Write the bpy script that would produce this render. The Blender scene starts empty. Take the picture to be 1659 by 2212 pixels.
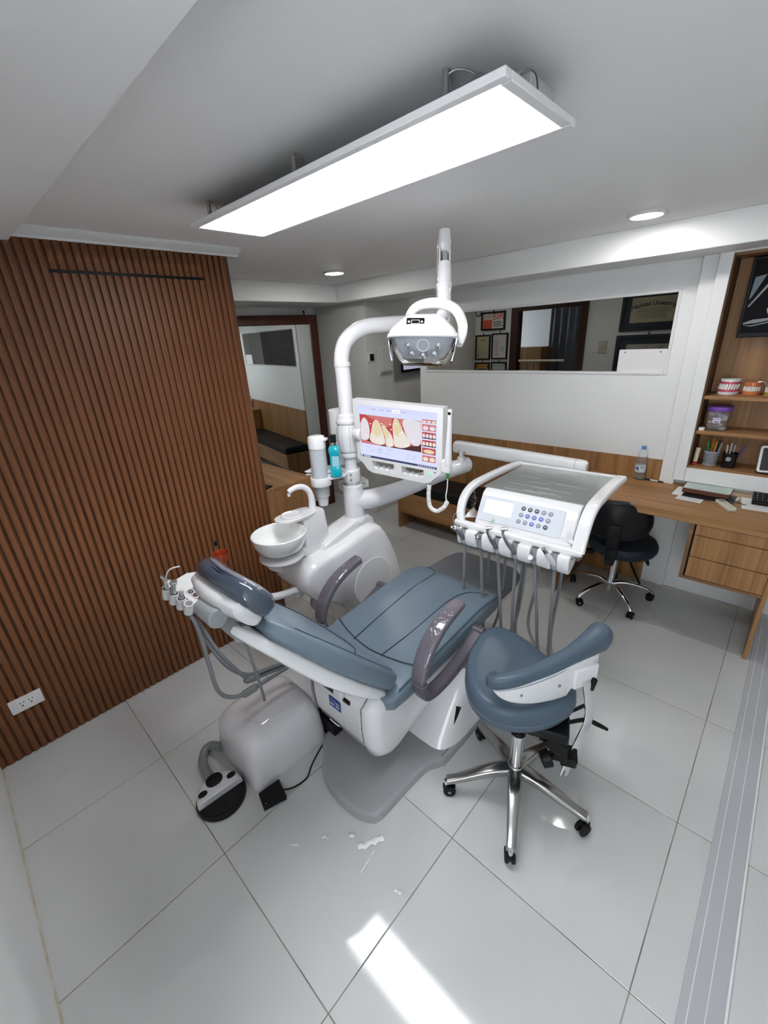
import bpy, math, random
from mathutils import Vector, Matrix
random.seed(7)
V = Vector
COL = bpy.context.scene.collection
SC = bpy.context.scene

# ------------------------------------------------------------------ camera
cam = bpy.data.objects.new('camera', bpy.data.cameras.new('camera'))
COL.objects.link(cam)
_yaw, _pit, _rol = math.radians(-44.46737), math.radians(22.32777), math.radians(-3.33160)
_fw = V((math.sin(_yaw)*math.cos(_pit), math.cos(_yaw)*math.cos(_pit), -math.sin(_pit)))
_r = V((math.cos(_yaw), -math.sin(_yaw), 0)); _u = _r.cross(_fw)
_r, _u = _r*math.cos(_rol)+_u*math.sin(_rol), _u*math.cos(_rol)-_r*math.sin(_rol)
_m = Matrix((_r, _u, -_fw)).transposed().to_4x4(); _m.translation = V((1.76608, 0.36204, 1.73787))
cam.matrix_world = _m
cam.data.sensor_fit = 'HORIZONTAL'; cam.data.sensor_width = 36.0
cam.data.lens = 913.717/1659*36.0
cam.data.clip_start = 0.02; cam.data.clip_end = 60
SC.camera = cam

# ------------------------------------------------------------------ world, exposure
SC.view_settings.view_transform = 'Standard'; SC.view_settings.look = 'None'
SC.view_settings.exposure = 0.28; SC.view_settings.gamma = 1.0
SC.view_settings.use_curve_mapping = False
w = bpy.data.worlds.new('world'); SC.world = w; w.use_nodes = True
w.node_tree.nodes['Background'].inputs[0].default_value = (0.90, 0.95, 1.0, 1)
w.node_tree.nodes['Background'].inputs[1].default_value = 8.0
cy = SC.cycles
cy.max_bounces = 9; cy.diffuse_bounces = 4; cy.glossy_bounces = 4; cy.transmission_bounces = 7; cy.transparent_max_bounces = 8
cy.caustics_reflective = False; cy.use_adaptive_sampling = True; cy.adaptive_threshold = 0.14; cy.use_light_tree = False; cy.use_denoising = True
PANEL_EMIT = 17.0
DOWN_EMIT = 110.0

# ------------------------------------------------------------------ materials
def mat(name, col, rough=.5, metal=0.0, spec=.5, coat=0.0, trans=0.0, ior=1.45, emit=None, estr=0.0, alpha=1.0):
    m = bpy.data.materials.new(name); m.use_nodes = True
    b = m.node_tree.nodes['Principled BSDF']
    b.inputs['Base Color'].default_value = (*col, 1); b.inputs['Roughness'].default_value = rough
    b.inputs['Metallic'].default_value = metal; b.inputs['Specular IOR Level'].default_value = spec
    b.inputs['Coat Weight'].default_value = coat; b.inputs['Coat Roughness'].default_value = .05
    b.inputs['Transmission Weight'].default_value = trans; b.inputs['IOR'].default_value = ior
    b.inputs['Alpha'].default_value = alpha
    if emit and estr < 3: m.cycles.emission_sampling = 'NONE'
    if emit: b.inputs['Emission Color'].default_value = (*emit, 1); b.inputs['Emission Strength'].default_value = estr
    return m
def nodes(m): return m.node_tree.nodes, m.node_tree.links, m.node_tree.nodes['Principled BSDF']
def noise_col(m, c1, c2, scale=6, detail=4, stretch=(1,1,1), bump=0.0, rough=None, lo=.35, hi=.65, distort=0.0):
    n, l, b = nodes(m)
    tc = n.new('ShaderNodeTexCoord'); mp = n.new('ShaderNodeMapping'); mp.inputs['Scale'].default_value = stretch
    l.new(tc.outputs['Object'], mp.inputs['Vector'])
    t = n.new('ShaderNodeTexNoise'); t.inputs['Scale'].default_value = scale; t.inputs['Detail'].default_value = detail
    t.inputs['Distortion'].default_value = distort
    l.new(mp.outputs['Vector'], t.inputs['Vector'])
    r = n.new('ShaderNodeValToRGB'); r.color_ramp.elements[0].color = (*c1, 1); r.color_ramp.elements[1].color = (*c2, 1)
    r.color_ramp.elements[0].position = lo; r.color_ramp.elements[1].position = hi
    l.new(t.outputs['Fac'], r.inputs['Fac']); l.new(r.outputs['Color'], b.inputs['Base Color'])
    if bump:
        bp = n.new('ShaderNodeBump'); bp.inputs['Strength'].default_value = bump; bp.inputs['Distance'].default_value = .004
        l.new(t.outputs['Fac'], bp.inputs['Height']); l.new(bp.outputs['Normal'], b.inputs['Normal'])
    return m
def bumpy(m, scale, strength, dist=.002, stretch=(1,1,1), detail=2):
    n, l, b = nodes(m)
    tc = n.new('ShaderNodeTexCoord'); mp = n.new('ShaderNodeMapping'); mp.inputs['Scale'].default_value = stretch
    l.new(tc.outputs['Object'], mp.inputs['Vector'])
    t = n.new('ShaderNodeTexNoise'); t.inputs['Scale'].default_value = scale; t.inputs['Detail'].default_value = detail
    l.new(mp.outputs['Vector'], t.inputs['Vector'])
    bp = n.new('ShaderNodeBump'); bp.inputs['Strength'].default_value = strength; bp.inputs['Distance'].default_value = dist
    l.new(t.outputs['Fac'], bp.inputs['Height']); l.new(bp.outputs['Normal'], b.inputs['Normal'])
    return m
def wood(name, dark, lightc, axis, rough=.4, scale=1.0, spec=.4):
    """grain running along axis (0,1,2)"""
    m = mat(name, dark, rough, spec=spec)
    n, l, b = nodes(m)
    st = [34*scale]*3; st[axis] = 1.6*scale
    tc = n.new('ShaderNodeTexCoord'); mp = n.new('ShaderNodeMapping'); mp.inputs['Scale'].default_value = st
    l.new(tc.outputs['Object'], mp.inputs['Vector'])
    t = n.new('ShaderNodeTexNoise'); t.inputs['Scale'].default_value = 1.0; t.inputs['Detail'].default_value = 5; t.inputs['Distortion'].default_value = .6
    l.new(mp.outputs['Vector'], t.inputs['Vector'])
    st2 = [150*scale]*3; st2[axis] = 3*scale
    mp2 = n.new('ShaderNodeMapping'); mp2.inputs['Scale'].default_value = st2; l.new(tc.outputs['Object'], mp2.inputs['Vector'])
    t2 = n.new('ShaderNodeTexNoise'); t2.inputs['Scale'].default_value = 1.0; t2.inputs['Detail'].default_value = 3
    l.new(mp2.outputs['Vector'], t2.inputs['Vector'])
    mx = n.new('ShaderNodeMix'); mx.data_type = 'FLOAT'; mx.inputs[0].default_value = .4
    l.new(t.outputs['Fac'], mx.inputs[2]); l.new(t2.outputs['Fac'], mx.inputs[3])
    r = n.new('ShaderNodeValToRGB'); r.color_ramp.elements[0].color = (*dark, 1); r.color_ramp.elements[1].color = (*lightc, 1)
    r.color_ramp.elements[0].position = .36; r.color_ramp.elements[1].position = .62
    l.new(mx.outputs[0], r.inputs['Fac']); l.new(r.outputs['Color'], b.inputs['Base Color'])
    return m

M = {}
M['wall'] = bumpy(mat('wall_paint', (.78, .79, .79), .45), 90, .05)
M['wall_grey'] = bumpy(mat('wall_paint_grey', (.60, .60, .58), .5), 90, .05)
M['ceiling'] = bumpy(mat('ceiling_paint', (.90, .90, .90), .6), 120, .05)
M['tile'] = noise_col(mat('floor_tile', (.62, .63, .62), .07, spec=.5), (.54, .55, .545), (.585, .595, .59), 1.3, 3)
M['grout'] = noise_col(mat('grout', (.2, .18, .15), .9), (.13, .12, .10), (.34, .31, .26), 5, 3)
M['caulk'] = noise_col(mat('caulk', (.55, .5, .4), .7), (.60, .57, .50), (.42, .36, .24), 14, 4)
M['slat'] = wood('slat_wood', (.112, .041, .016), (.262, .104, .040), 2, .44, .7, spec=.3)
M['slat_back'] = wood('slat_groove', (.085, .034, .016), (.18, .075, .034), 2, .5, .7)
M['oak_x'] = wood('oak_grain_x', (.235, .112, .042), (.42, .225, .092), 0, .42, .55)
M['oak_y'] = wood('oak_grain_y', (.235, .112, .042), (.42, .225, .092), 1, .42, .55)
M['oak_z'] = wood('oak_grain_z', (.215, .102, .038), (.40, .21, .086), 2, .42, .55)
M['oak_edge'] = wood('oak_edge', (.17, .085, .036), (.27, .145, .064), 0, .45, .6)
M['mahogany'] = wood('mahogany', (.045, .011, .005), (.085, .024, .011), 2, .35, .6)
M['darkwood'] = wood('dark_door_wood', (.020, .006, .004), (.045, .014, .008), 2, .35, .6)
M['white_pl'] = mat('white_plastic', (.75, .75, .76), .18, coat=.3)
M['white_gloss'] = mat('white_gloss', (.80, .80, .815), .08, coat=.6)
M['grey_base'] = mat('grey_base_plastic', (.33, .325, .34), .3, coat=.2)
M['pale_tube'] = mat('pale_tube_paint', (.74, .74, .77), .25, coat=.2)
M['ceramic'] = mat('ceramic', (.90, .91, .90), .05, coat=.8)
M['blue'] = bumpy(mat('slate_blue_vinyl', (.142, .190, .236), .36, spec=.45), 260, .05, .001)
M['blue_dk'] = bumpy(mat('slate_blue_vinyl_dark', (.070, .104, .142), .38, spec=.45), 260, .05, .001)
M['navy_wrap'] = bumpy(mat('navy_vinyl_under_film', (.050, .068, .100), .14, coat=.9), 40, .05, .003)
M['head_top'] = bumpy(mat('grey_blue_vinyl_under_film', (.20, .205, .25), .12, coat=.9), 26, .04, .003)
M['seam'] = mat('seam_thread', (.022, .040, .062), .6)
M['foot_grey'] = mat('charcoal_vinyl', (.115, .118, .135), .5)
M['plum'] = mat('plum_grey_plastic', (.100, .088, .108), .36)
M['plum_wrap'] = bumpy(mat('plum_under_film', (.135, .120, .145), .13, coat=1.0), 46, .9, .006)
M['lgrey'] = mat('light_grey_plastic', (.31, .33, .34), .32)
M['mgrey'] = mat('mid_grey_plastic', (.21, .225, .23), .4)
M['black'] = mat('black_plastic', (.006, .006, .007), .4, spec=.25)
M['black_soft'] = bumpy(mat('black_leather', (.010, .010, .011), .45, spec=.25), 160, .12, .001)
M['rubber'] = mat('black_rubber', (.007, .007, .008), .6, spec=.25)
M['navy'] = mat('navy_vinyl', (.014, .021, .031), .5, spec=.3)
M['chrome'] = mat('chrome', (.80, .81, .83), .10, metal=1)
M['steel'] = mat('brushed_steel', (.45, .45, .46), .28, metal=1)
M['pewter'] = mat('polished_dark_metal', (.42, .41, .40), .22, metal=1)
M['alu'] = mat('aluminium', (.62, .63, .65), .35, metal=1)
M['hose'] = mat('grey_hose', (.19, .20, .215), .45)
M['film'] = bumpy(mat('clear_film', (.97, .97, .98), .06, trans=1.0, ior=1.12), 60, .6, .004)
M['clear'] = mat('clear_plastic', (.95, .96, .97), .05, trans=1.0, ior=1.2)
M['frost'] = mat('frosted_plastic', (.88, .92, .97), .3, trans=.55, ior=1.15)
M['pane'] = mat('window_glass', (.85, .87, .88), .02, trans=1.0, ior=1.12)
M['mirror'] = mat('mirror_glass', (.80, .85, .84), .02, metal=1)
M['emit_panel'] = mat('led_diffuser', (1, 1, 1), .4, emit=(.97, .98, 1.0), estr=PANEL_EMIT)
M['emit_down'] = mat('downlight_diffuser', (1, 1, 1), .4, emit=(1.0, .975, .94), estr=DOWN_EMIT)
M['emit_down_added'] = mat('downlight_diffuser_added', (1, 1, 1), .4, emit=(1.0, .95, .86), estr=40.0)  # glow of the two lamps added for back room and corridor
M['paper'] = mat('paper', (.80, .81, .82), .7)
M['ink'] = mat('ink', (.04, .04, .045), .7)

# ------------------------------------------------------------------ mesh builder
def frame_z(d):
    d = V(d).normalized()
    a = V((0, 0, 1)) if abs(d.z) < .9 else V((1, 0, 0))
    x = a.cross(d).normalized(); y = d.cross(x)
    return x, y, d
def smooth_pts(pts, k=6):
    pts = [V(p) for p in pts]; out = []
    for i in range(len(pts)-1):
        p0 = pts[max(i-1, 0)]; p1 = pts[i]; p2 = pts[i+1]; p3 = pts[min(i+2, len(pts)-1)]
        for j in range(k):
            t = j/k
            out.append(.5*((2*p1)+(p2-p0)*t+(2*p0-5*p1+4*p2-p3)*t*t+(3*p1-p0-3*p2+p3)*t**3))
    out.append(pts[-1]); return out
def lerp_list(a, n):
    if not isinstance(a, (list, tuple)): return [a]*n
    out = []
    for i in range(n):
        t = i/(n-1)*(len(a)-1); k = min(int(t), len(a)-2); out.append(a[k]+(a[k+1]-a[k])*(t-k))
    return out
class MB:
    def __init__(s): s.v = []; s.f = []
    def add(s, vs, fs):
        o = len(s.v); s.v += [V(p) for p in vs]; s.f += [tuple(i+o for i in f) for f in fs]; return s
    def box(s, x0, x1, y0, y1, z0, z1):
        return s.add([(x0,y0,z0),(x1,y0,z0),(x1,y1,z0),(x0,y1,z0),(x0,y0,z1),(x1,y0,z1),(x1,y1,z1),(x0,y1,z1)],
                     [(3,2,1,0),(4,5,6,7),(0,1,5,4),(1,2,6,5),(2,3,7,6),(3,0,4,7)])
    def obox(s, c, size, R=None):
        m = MB().box(-size[0]/2, size[0]/2, -size[1]/2, size[1]/2, -size[2]/2, size[2]/2)
        R = R or Matrix.Identity(3); c = V(c)
        return s.add([c+R@p for p in m.v], m.f)
    def loft(s, rings, cap0=True, cap1=True, closed=False):
        n = len(rings[0]); o = len(s.v)
        vs = [p for r in rings for p in r]; fs = []
        m = len(rings)
        for i in range(m if closed else m-1):
            a = i*n; b = ((i+1) % m)*n
            for j in range(n):
                k = (j+1) % n; fs.append((a+j, a+k, b+k, b+j))
        if not closed:
            if cap0: fs.append(tuple(reversed(range(n))))
            if cap1: fs.append(tuple(range((m-1)*n, m*n)))
        return s.add(vs, fs)
    def cyl(s, p0, p1, r0, r1=None, n=20):
        p0, p1 = V(p0), V(p1); r1 = r0 if r1 is None else r1
        x, y, d = frame_z(p1-p0)
        rg = lambda c, r: [c+x*(r*math.cos(2*math.pi*j/n))+y*(r*math.sin(2*math.pi*j/n)) for j in range(n)]
        return s.loft([rg(p0, r0), rg(p1, r1)])
    def tube(s, pts, r, n=10, k=6, smooth=True, flat=1.0):
        P = smooth_pts(pts, k) if smooth and len(pts) > 2 else [V(p) for p in pts]
        R = lerp_list(r, len(P)); rings = []
        t = (P[1]-P[0]).normalized(); x, y, _ = frame_z(t)
        for i, p in enumerate(P):
            t2 = (P[min(i+1, len(P)-1)]-P[max(i-1, 0)]).normalized()
            q = t.rotation_difference(t2); x = q@x; y = q@y; t = t2
            rings.append([p+x*(R[i]*math.cos(2*math.pi*j/n))+y*(flat*R[i]*math.sin(2*math.pi*j/n)) for j in range(n)])
        return s.loft(rings)
    def lathe(s, prof, c=(0,0,0), n=28, R=None):
        c = V(c); R = R or Matrix.Identity(3)
        rings = [[c+R@V((r*math.cos(2*math.pi*j/n), r*math.sin(2*math.pi*j/n), z)) for j in range(n)] for r, z in prof]
        return s.loft(rings)
    def prism(s, poly, ax, a, b):
        """poly in the two other axes (order x,y,z without ax), extruded along ax from a to b"""
        def mk(p, h):
            q = list(p); q.insert(ax, h); return V(q)
        return s.loft([[mk(p, a) for p in poly], [mk(p, b) for p in poly]])
    def oprism(s, poly, o, ex, ey, ez, h0, h1):
        o, ex, ey, ez = V(o), V(ex), V(ey), V(ez)
        return s.loft([[o+ex*p[0]+ey*p[1]+ez*h0 for p in poly], [o+ex*p[0]+ey*p[1]+ez*h1 for p in poly]])
    def sections(s, st, n=36, round_ends=True):
        """st: list of (centre, right, up, half_w, half_t, exponent)"""
        rings = []
        for c, rt, up, hw, ht, e in st:
            c, rt, up = V(c), V(rt), V(up); rg = []
            for j in range(n):
                a = 2*math.pi*j/n; ca, sa = math.cos(a), math.sin(a)
                rg.append(c+rt*(hw*math.copysign(abs(ca)**(2/e), ca))+up*(ht*math.copysign(abs(sa)**(2/e), sa)))
            rings.append(rg)
        return s.loft(rings)
    def ball(s, c, r, n=16, sc=(1,1,1)):
        m = n//2; rings = []
        c = V(c)
        for i in range(1, m):
            a = math.pi*i/m
            rings.append([c+V((sc[0]*r*math.sin(a)*math.cos(2*math.pi*j/n), sc[1]*r*math.sin(a)*math.sin(2*math.pi*j/n), -sc[2]*r*math.cos(a))) for j in range(n)])
        return s.loft(rings)
    def xf(s, R, c=(0,0,0)):
        c = V(c); s.v = [c+R@p for p in s.v]; return s
def rrect(w, h, r, n=5):
    """rounded rectangle polygon centred on 0"""
    out = []
    for cx, cy, a0 in ((w/2-r, h/2-r, 0), (-w/2+r, h/2-r, 90), (-w/2+r, -h/2+r, 180), (w/2-r, -h/2+r, 270)):
        for i in range(n+1):
            a = math.radians(a0+90*i/n); out.append((cx+r*math.cos(a), cy+r*math.sin(a)))
    return out
def rotz(a): return Matrix.Rotation(math.radians(a), 3, 'Z')
def basis(ex, ey, ez): return Matrix((V(ex), V(ey), V(ez))).transposed()

def origin(o):
    while o.parent: o = o.parent
    return o.location
def obj(name, mb, m, parent=None, bev=0.0, seg=2, sub=0, ang=35, loc=None):
    """one mesh object; vertices are given in world space"""
    me = bpy.data.meshes.new(name)
    base = origin(parent) if parent else V(loc if loc else (0, 0, 0))
    me.from_pydata([tuple(p-base) for p in mb.v], [], mb.f); me.update()
    me.materials.append(M[m] if isinstance(m, str) else m)
    o = bpy.data.objects.new(name, me); COL.objects.link(o)
    if parent: o.parent = parent
    else: o.location = base
    if bev:
        b = o.modifiers.new('bevel', 'BEVEL'); b.width = bev; b.segments = seg; b.limit_method = 'ANGLE'; b.angle_limit = math.radians(40)
        b.harden_normals = False
    if sub:
        b = o.modifiers.new('sub', 'SUBSURF'); b.levels = sub; b.render_levels = sub
    me.polygons.foreach_set('use_smooth', [True]*len(me.polygons))
    me.set_sharp_from_angle(angle=math.radians(ang if not bev else 60))
    return o
def tag(o, label, cat, group=None):
    o['label'] = label; o['category'] = cat
    if group: o['group'] = group
    return o
def thing(name, label, cat, loc, group=None):
    o = bpy.data.objects.new(name, None); COL.objects.link(o); o.location = loc; o.empty_display_size = .05
    return tag(o, label, cat, group)
def struct(name, mb, m, bev=0.0, **k):
    o = obj(name, mb, m, None, bev, **k); o['kind'] = 'structure'; return o
def copy_tree(o, parent=None):
    c = o.copy(); COL.objects.link(c)
    if parent: c.parent = parent
    for ch in list(o.children): copy_tree(ch, c)
    return c
def text_mesh(txt, size, name='text', bold=0.0):
    """outline lettering turned into flat mesh data, centred on the origin in x/y"""
    cu = bpy.data.curves.new(name, 'FONT'); cu.body = txt; cu.size = size; cu.align_x = 'CENTER'; cu.align_y = 'CENTER'; cu.offset = bold; cu.extrude = .0006; cu.resolution_u = 2
    o = bpy.data.objects.new(name, cu); COL.objects.link(o)
    dg = bpy.context.evaluated_depsgraph_get(); me = bpy.data.meshes.new_from_object(o.evaluated_get(dg))
    mb = MB(); mb.v = [v.co.copy() for v in me.vertices]; mb.f = [tuple(p.vertices) for p in me.polygons]
    bpy.data.objects.remove(o); bpy.data.curves.remove(cu); bpy.data.meshes.remove(me)
    return mb

# ================================================================== SETTING
ZC = 2.20
# floor: grout bed and single tiles
floor = struct('floor', MB().box(-2.6, 3.1, -1.2, 6.8, -.06, -.0015), 'grout')
tm = MB(); e = .2986; c = .0012
ring = lambda q, z: [V((-q, -q, z)), V((q, -q, z)), V((q, q, z)), V((-q, q, z))]
tm.loft([ring(e, -.012), ring(e, -c), ring(e-c, 0)])
tile0 = None
for i in range(-4, 5):
    for j in range(-2, 11):
        x, y = .6*i+.3, .6*j+.3
        if x < -2.2: continue
        if tile0 is None:
            tile0 = obj('tile', tm, 'tile', floor); t = tile0
        else:
            t = tile0.copy(); COL.objects.link(t)
        t.location = (x, y, 0)
# ceiling and dropped soffits
struct('ceiling', MB().box(-2.6, 3.1, -1.2, 6.8, ZC, ZC+.1), 'ceiling')
struct('trim_1', MB().box(-.56, 3.0, -1.1, .76, 2.15, ZC), 'ceiling')
struct('trim_2', MB().box(-2.0, 2.06, 3.19, 3.62, 2.055, ZC), 'wall', .004)
struct('trim_3', MB().box(-2.0, -1.45, 1.50, 3.19, 2.055, ZC), 'wall', .004)
# slatted wall
wl = struct('wall_left', MB().box(-.62, -.513, .077, 1.645, 0, ZC), 'slat_back')
pitch = .0318; n = 49; y0 = .085
sm = MB().prism([(-.522, -.0135), (-.522, .0125), (-.512, .0115), (-.504, .0090), (-.502, .0075), (-.502, -.0105), (-.504, -.0125), (-.512, -.0135)], 2, 0, 1)
slat0 = None
def add_slat(y, z0, z1):
    global slat0
    if slat0 is None:
        slat0 = obj('slat', sm, 'slat', wl); s_ = slat0
    else:
        s_ = slat0.copy(); COL.objects.link(s_)
    s_.location = (0, y, z0); s_.scale = (1, 1, z1-z0)
for i in range(n+1):
    y = y0+pitch*i
    if y > 1.638: break
    if .85 < y < 1.49:      # leaf of the hidden door: top joint at 2.055 m
        add_slat(y, .004, 2.050); add_slat(y, 2.062, 2.166)
    else:
        add_slat(y, .004, 2.166)
obj('door_joint', MB().box(-.5135, -.5125, .845, 1.50, 2.049, 2.063), 'black', wl)
# crown moulding over the slats
prof = [(-.56, 2.164), (-.497, 2.164), (-.494, 2.172), (-.478, 2.180), (-.462, 2.190), (-.456, 2.2), (-.56, 2.2)]
struct('trim_4', MB().prism([(p[0], p[1]) for p in prof], 1, .76, 1.70), 'wall')
# near wall with its caulk line
struct('wall_near', MB().box(-.62, 1.30, -.05, .077, 0, ZC), 'wall')
struct('trim_5', MB().box(-.50, 1.30, .077, .083, 0, .004), 'caulk')
struct('wall_alcove', MB().box(1.22, 1.30, -1.1, -.05, 0, ZC), 'wall')
wn = MB()
wn.box(1.30, 3.0, -1.18, -1.1, 0, .95).box(1.30, 3.0, -1.18, -1.1, 2.0, ZC).box(1.30, 1.5, -1.18, -1.1, .95, 2.0).box(2.8, 3.0, -1.18, -1.1, .95, 2.0)
struct('wall_behind', wn, 'wall')
w2 = struct('fill_window', MB().box(1.5, 1.54, -1.16, -1.12, .95, 2.0).box(2.76, 2.8, -1.16, -1.12, .95, 2.0).box(1.54, 2.76, -1.16, -1.12, .95, .99).box(1.54, 2.76, -1.16, -1.12, 1.96, 2.0).box(2.13, 2.17, -1.16, -1.12, .99, 1.96), 'alu')  # unseen window, added to let in fill light from behind the camera
struct('wall_right', MB().box(3.0, 3.08, -1.1, 3.6, 0, ZC), 'wall')
struct('wall_vestibule', MB().box(2.0, 3.0, 3.52, 3.6, 0, ZC), 'wall')
# sliding door track let into the floor on the right
tr = struct('trim_6', MB().box(1.905, 2.005, .077, 3.52, -.001, .003), mat('track_grey', (.45, .455, .48), .15), .001)
for x in (1.925, 1.962):
    obj('rail', MB().box(x, x+.0022, .077, 3.52, .003, .005), 'white_gloss', tr)
obj('rail_edge', MB().box(2.000, 2.006, .077, 3.52, .003, .007), 'white_pl', tr)

# partition at the back with the pass-through window
YB = 3.54
wb = MB()
wx0, wx1, wz0, wz1 = -.715, 1.15, 1.438, 1.905
wb.box(-.785, wx0, YB, YB+.09, 0, 2.2).box(wx1, 1.31, YB, YB+.09, 0, 2.2).box(wx0, wx1, YB, YB+.09, 0, wz0).box(wx0, wx1, YB, YB+.09, wz1, 2.2)
wb.box(1.31, 1.375, YB, YB+.09, 0, 2.2).box(1.375, 2.0, YB+.03, YB+.09, 0, .80).box(1.93, 2.0, YB, YB+.09, .8, 2.2)
struct('wall_back', wb, 'wall')
w1 = MB(); f = .013
w1.box(wx0-.004, wx0+f, YB-.006, YB+.05, wz0-.004, wz1+.004).box(wx1-f, wx1+.004, YB-.006, YB+.05, wz0-.004, wz1+.004)
w1.box(wx0+f, wx1-f, YB-.006, YB+.05, wz0-.004, wz0+f).box(wx0+f, wx1-f, YB-.006, YB+.05, wz1-f, wz1+.004)
w1o = struct('window_1', w1, 'white_pl', .002)
obj('pane', MB().box(wx0+f, wx1-f, YB+.018, YB+.022, wz0+f, wz1-f), 'pane', w1o)
# oak wainscot
struct('trim_7', MB().box(-.80, 1.235, YB-.012, YB, 0, .905).box(-.80, -.785, YB, YB+.10, 0, .905), 'oak_z', .001)
# white pier next to the niche
struct('trim_8', MB().box(1.235, 1.315, 3.485, YB, .755, 2.055), 'wall', .002)
struct('baseboard_back', MB().box(1.235, 1.87, YB-.008, YB, 0, .006), 'caulk')
# mirror wall, corridor pier and back room
struct('wall_mirror', MB().box(-2.1, -1.965, 1.0, 3.33, 0, 2.2), 'wall')
struct('wall_corridor', MB().box(-2.1, -1.25, 3.33, 5.3, 0, 2.2), M['wall_grey'])
struct('baseboard_corridor', MB().box(-1.965, -1.953, 2.2, 3.33, 0, .08).box(-1.965, -1.25, 3.318, 3.33, 0, .08), 'wall', .002)
struct('wall_far_left', MB().box(-2.1, -.62, .9, 1.0, 0, 2.2), 'wall')
YR = 5.2
struct('wall_room_back', MB().box(-1.25, -.775, YR, YR+.1, 0, 2.2).box(.06, 2.4, YR, YR+.1, 0, 2.2).box(-.775, .06, YR, YR+.1, 2.03, 2.2), M['wall_grey'])
struct('wall_room_right', MB().box(1.30, 1.4, 3.68, 5.2, 0, 2.2), M['wall_grey'])
struct('trim_9', MB().box(1.288, 1.30, 3.9, YR, 0, .90), 'oak_z')
t10 = struct('trim_10', MB().box(1.29, 1.30, 3.9, YR, .90, 2.2), 'darkwood')
for k in range(38):
    obj('slat', MB().box(1.277, 1.29, 3.91+.034*k, 3.91+.034*k+.026, .905, 2.195), 'darkwood', t10)
struct('wall_room_beyond', MB().box(-2.1, 1.6, 6.7, 6.8, 0, 2.2), 'wall')
struct('wall_room_left', MB().box(-2.1, -2.0, 5.3, 6.8, 0, 1.2).box(-2.1, -2.0, 5.3, 5.7, 1.2, 2.2).box(-2.1, -2.0, 6.3, 6.8, 1.2, 2.2).box(-2.1, -2.0, 5.7, 6.3, 1.8, 2.2), 'wall')
struct('wall_room_side', MB().box(1.4, 1.5, 5.3, 6.8, 0, 2.2), 'wall')

# ================================================================== CEILING LIGHTS
lx0, lx1, ly0, ly1, lz = .118, 1.305, 1.172, 1.468, 2.122
t = thing('ceiling_panel_light', 'long white rectangular LED panel hung under the ceiling above the dental chair', 'ceiling light', ((lx0+lx1)/2, (ly0+ly1)/2, lz))
fr = MB(); fwid = .022
fr.box(lx0, lx1, ly0, ly0+fwid, lz, lz+.014).box(lx0, lx1, ly1-fwid, ly1, lz, lz+.014).box(lx0, lx0+fwid, ly0+fwid, ly1-fwid, lz, lz+.014).box(lx1-fwid, lx1, ly0+fwid, ly1-fwid, lz, lz+.014)
obj('frame', fr, mat('panel_frame', (.86, .86, .87), .4), t, .002)
obj('diffuser', MB().box(lx0+fwid, lx1-fwid, ly0+fwid, ly1-fwid, lz+.003, lz+.008), 'emit_panel', t)
obj('back_plate', MB().box(lx0+.004, lx1-.004, ly0+.004, ly1-.004, lz+.010, lz+.014), 'alu', t)
for i, x in enumerate((.166, .657, 1.148)):
    for yy in (1.228, 1.415):
        k = MB()
        k.cyl((x, yy, 2.165), (x, yy, 2.2), .0065, n=10).cyl((x, yy, 2.158), (x, yy, 2.168), .009, .0065, n=10)
        k.tube([(x, yy, 2.158), (x+.004, yy, 2.150), (x-.002, yy+.002, 2.144), (x, yy, 2.136)], .003, 6)
        obj('hanger', k, 'steel', t)
for k, pts in enumerate(([(1.148, 1.228, 2.19), (1.17, 1.235, 2.194), (1.20, 1.25, 2.18), (1.22, 1.27, 2.145)],
                         [(1.16, 1.21, 2.145), (1.18, 1.23, 2.165), (1.215, 1.24, 2.175), (1.235, 1.225, 2.15), (1.205, 1.205, 2.142), (1.18, 1.22, 2.16), (1.22, 1.24, 2.172)],
                         [(.166, 1.228, 2.19), (.186, 1.232, 2.192), (.21, 1.235, 2.17), (.215, 1.24, 2.14)],
                         [(.657, 1.228, 2.19), (.677, 1.232, 2.19), (.70, 1.235, 2.165), (.705, 1.24, 2.14)],
                         [(1.28, 1.24, 2.14), (1.292, 1.26, 2.160), (1.298, 1.29, 2.160), (1.29, 1.32, 2.14)])):
    obj('wire', MB().tube(pts, .0016, 6), 'steel', t)
obj('driver_box', MB().box(1.20, 1.285, 1.30, 1.40, lz+.014, lz+.05), 'alu', t, .003)
def downlight(x, y, label, em='emit_down'):
    t = thing('downlight', label, 'ceiling light', (x, y, ZC), 'recessed ceiling downlights')
    obj('trim_ring', MB().lathe([(.062, 0), (.078, 0), (.079, -.004), (.074, -.010), (.066, -.011), (.062, -.008)], (x, y, ZC), 32), 'white_pl', t)
    obj('diffuser', MB().lathe([(.064, -.001), (.066, -.011), (.05, -.0135), (.001, -.0145)], (x, y, ZC), 32), em, t)
downlight(-.885, 2.69, 'round downlight in the ceiling near the corner over the framed mirror')
downlight(.25, 4.35, 'added unseen downlight brightening the room behind the pass-through glass', 'emit_down_added')  # unseen lamp added to brighten the back room
downlight(-.95, 4.5, 'added unseen downlight brightening the corridor beside the breaker box', 'emit_down_added')  # unseen lamp added to lift the grey corridor wall
downlight(1.08, 2.895, 'round downlight in the ceiling in front of the pass-through window on the right')

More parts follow.
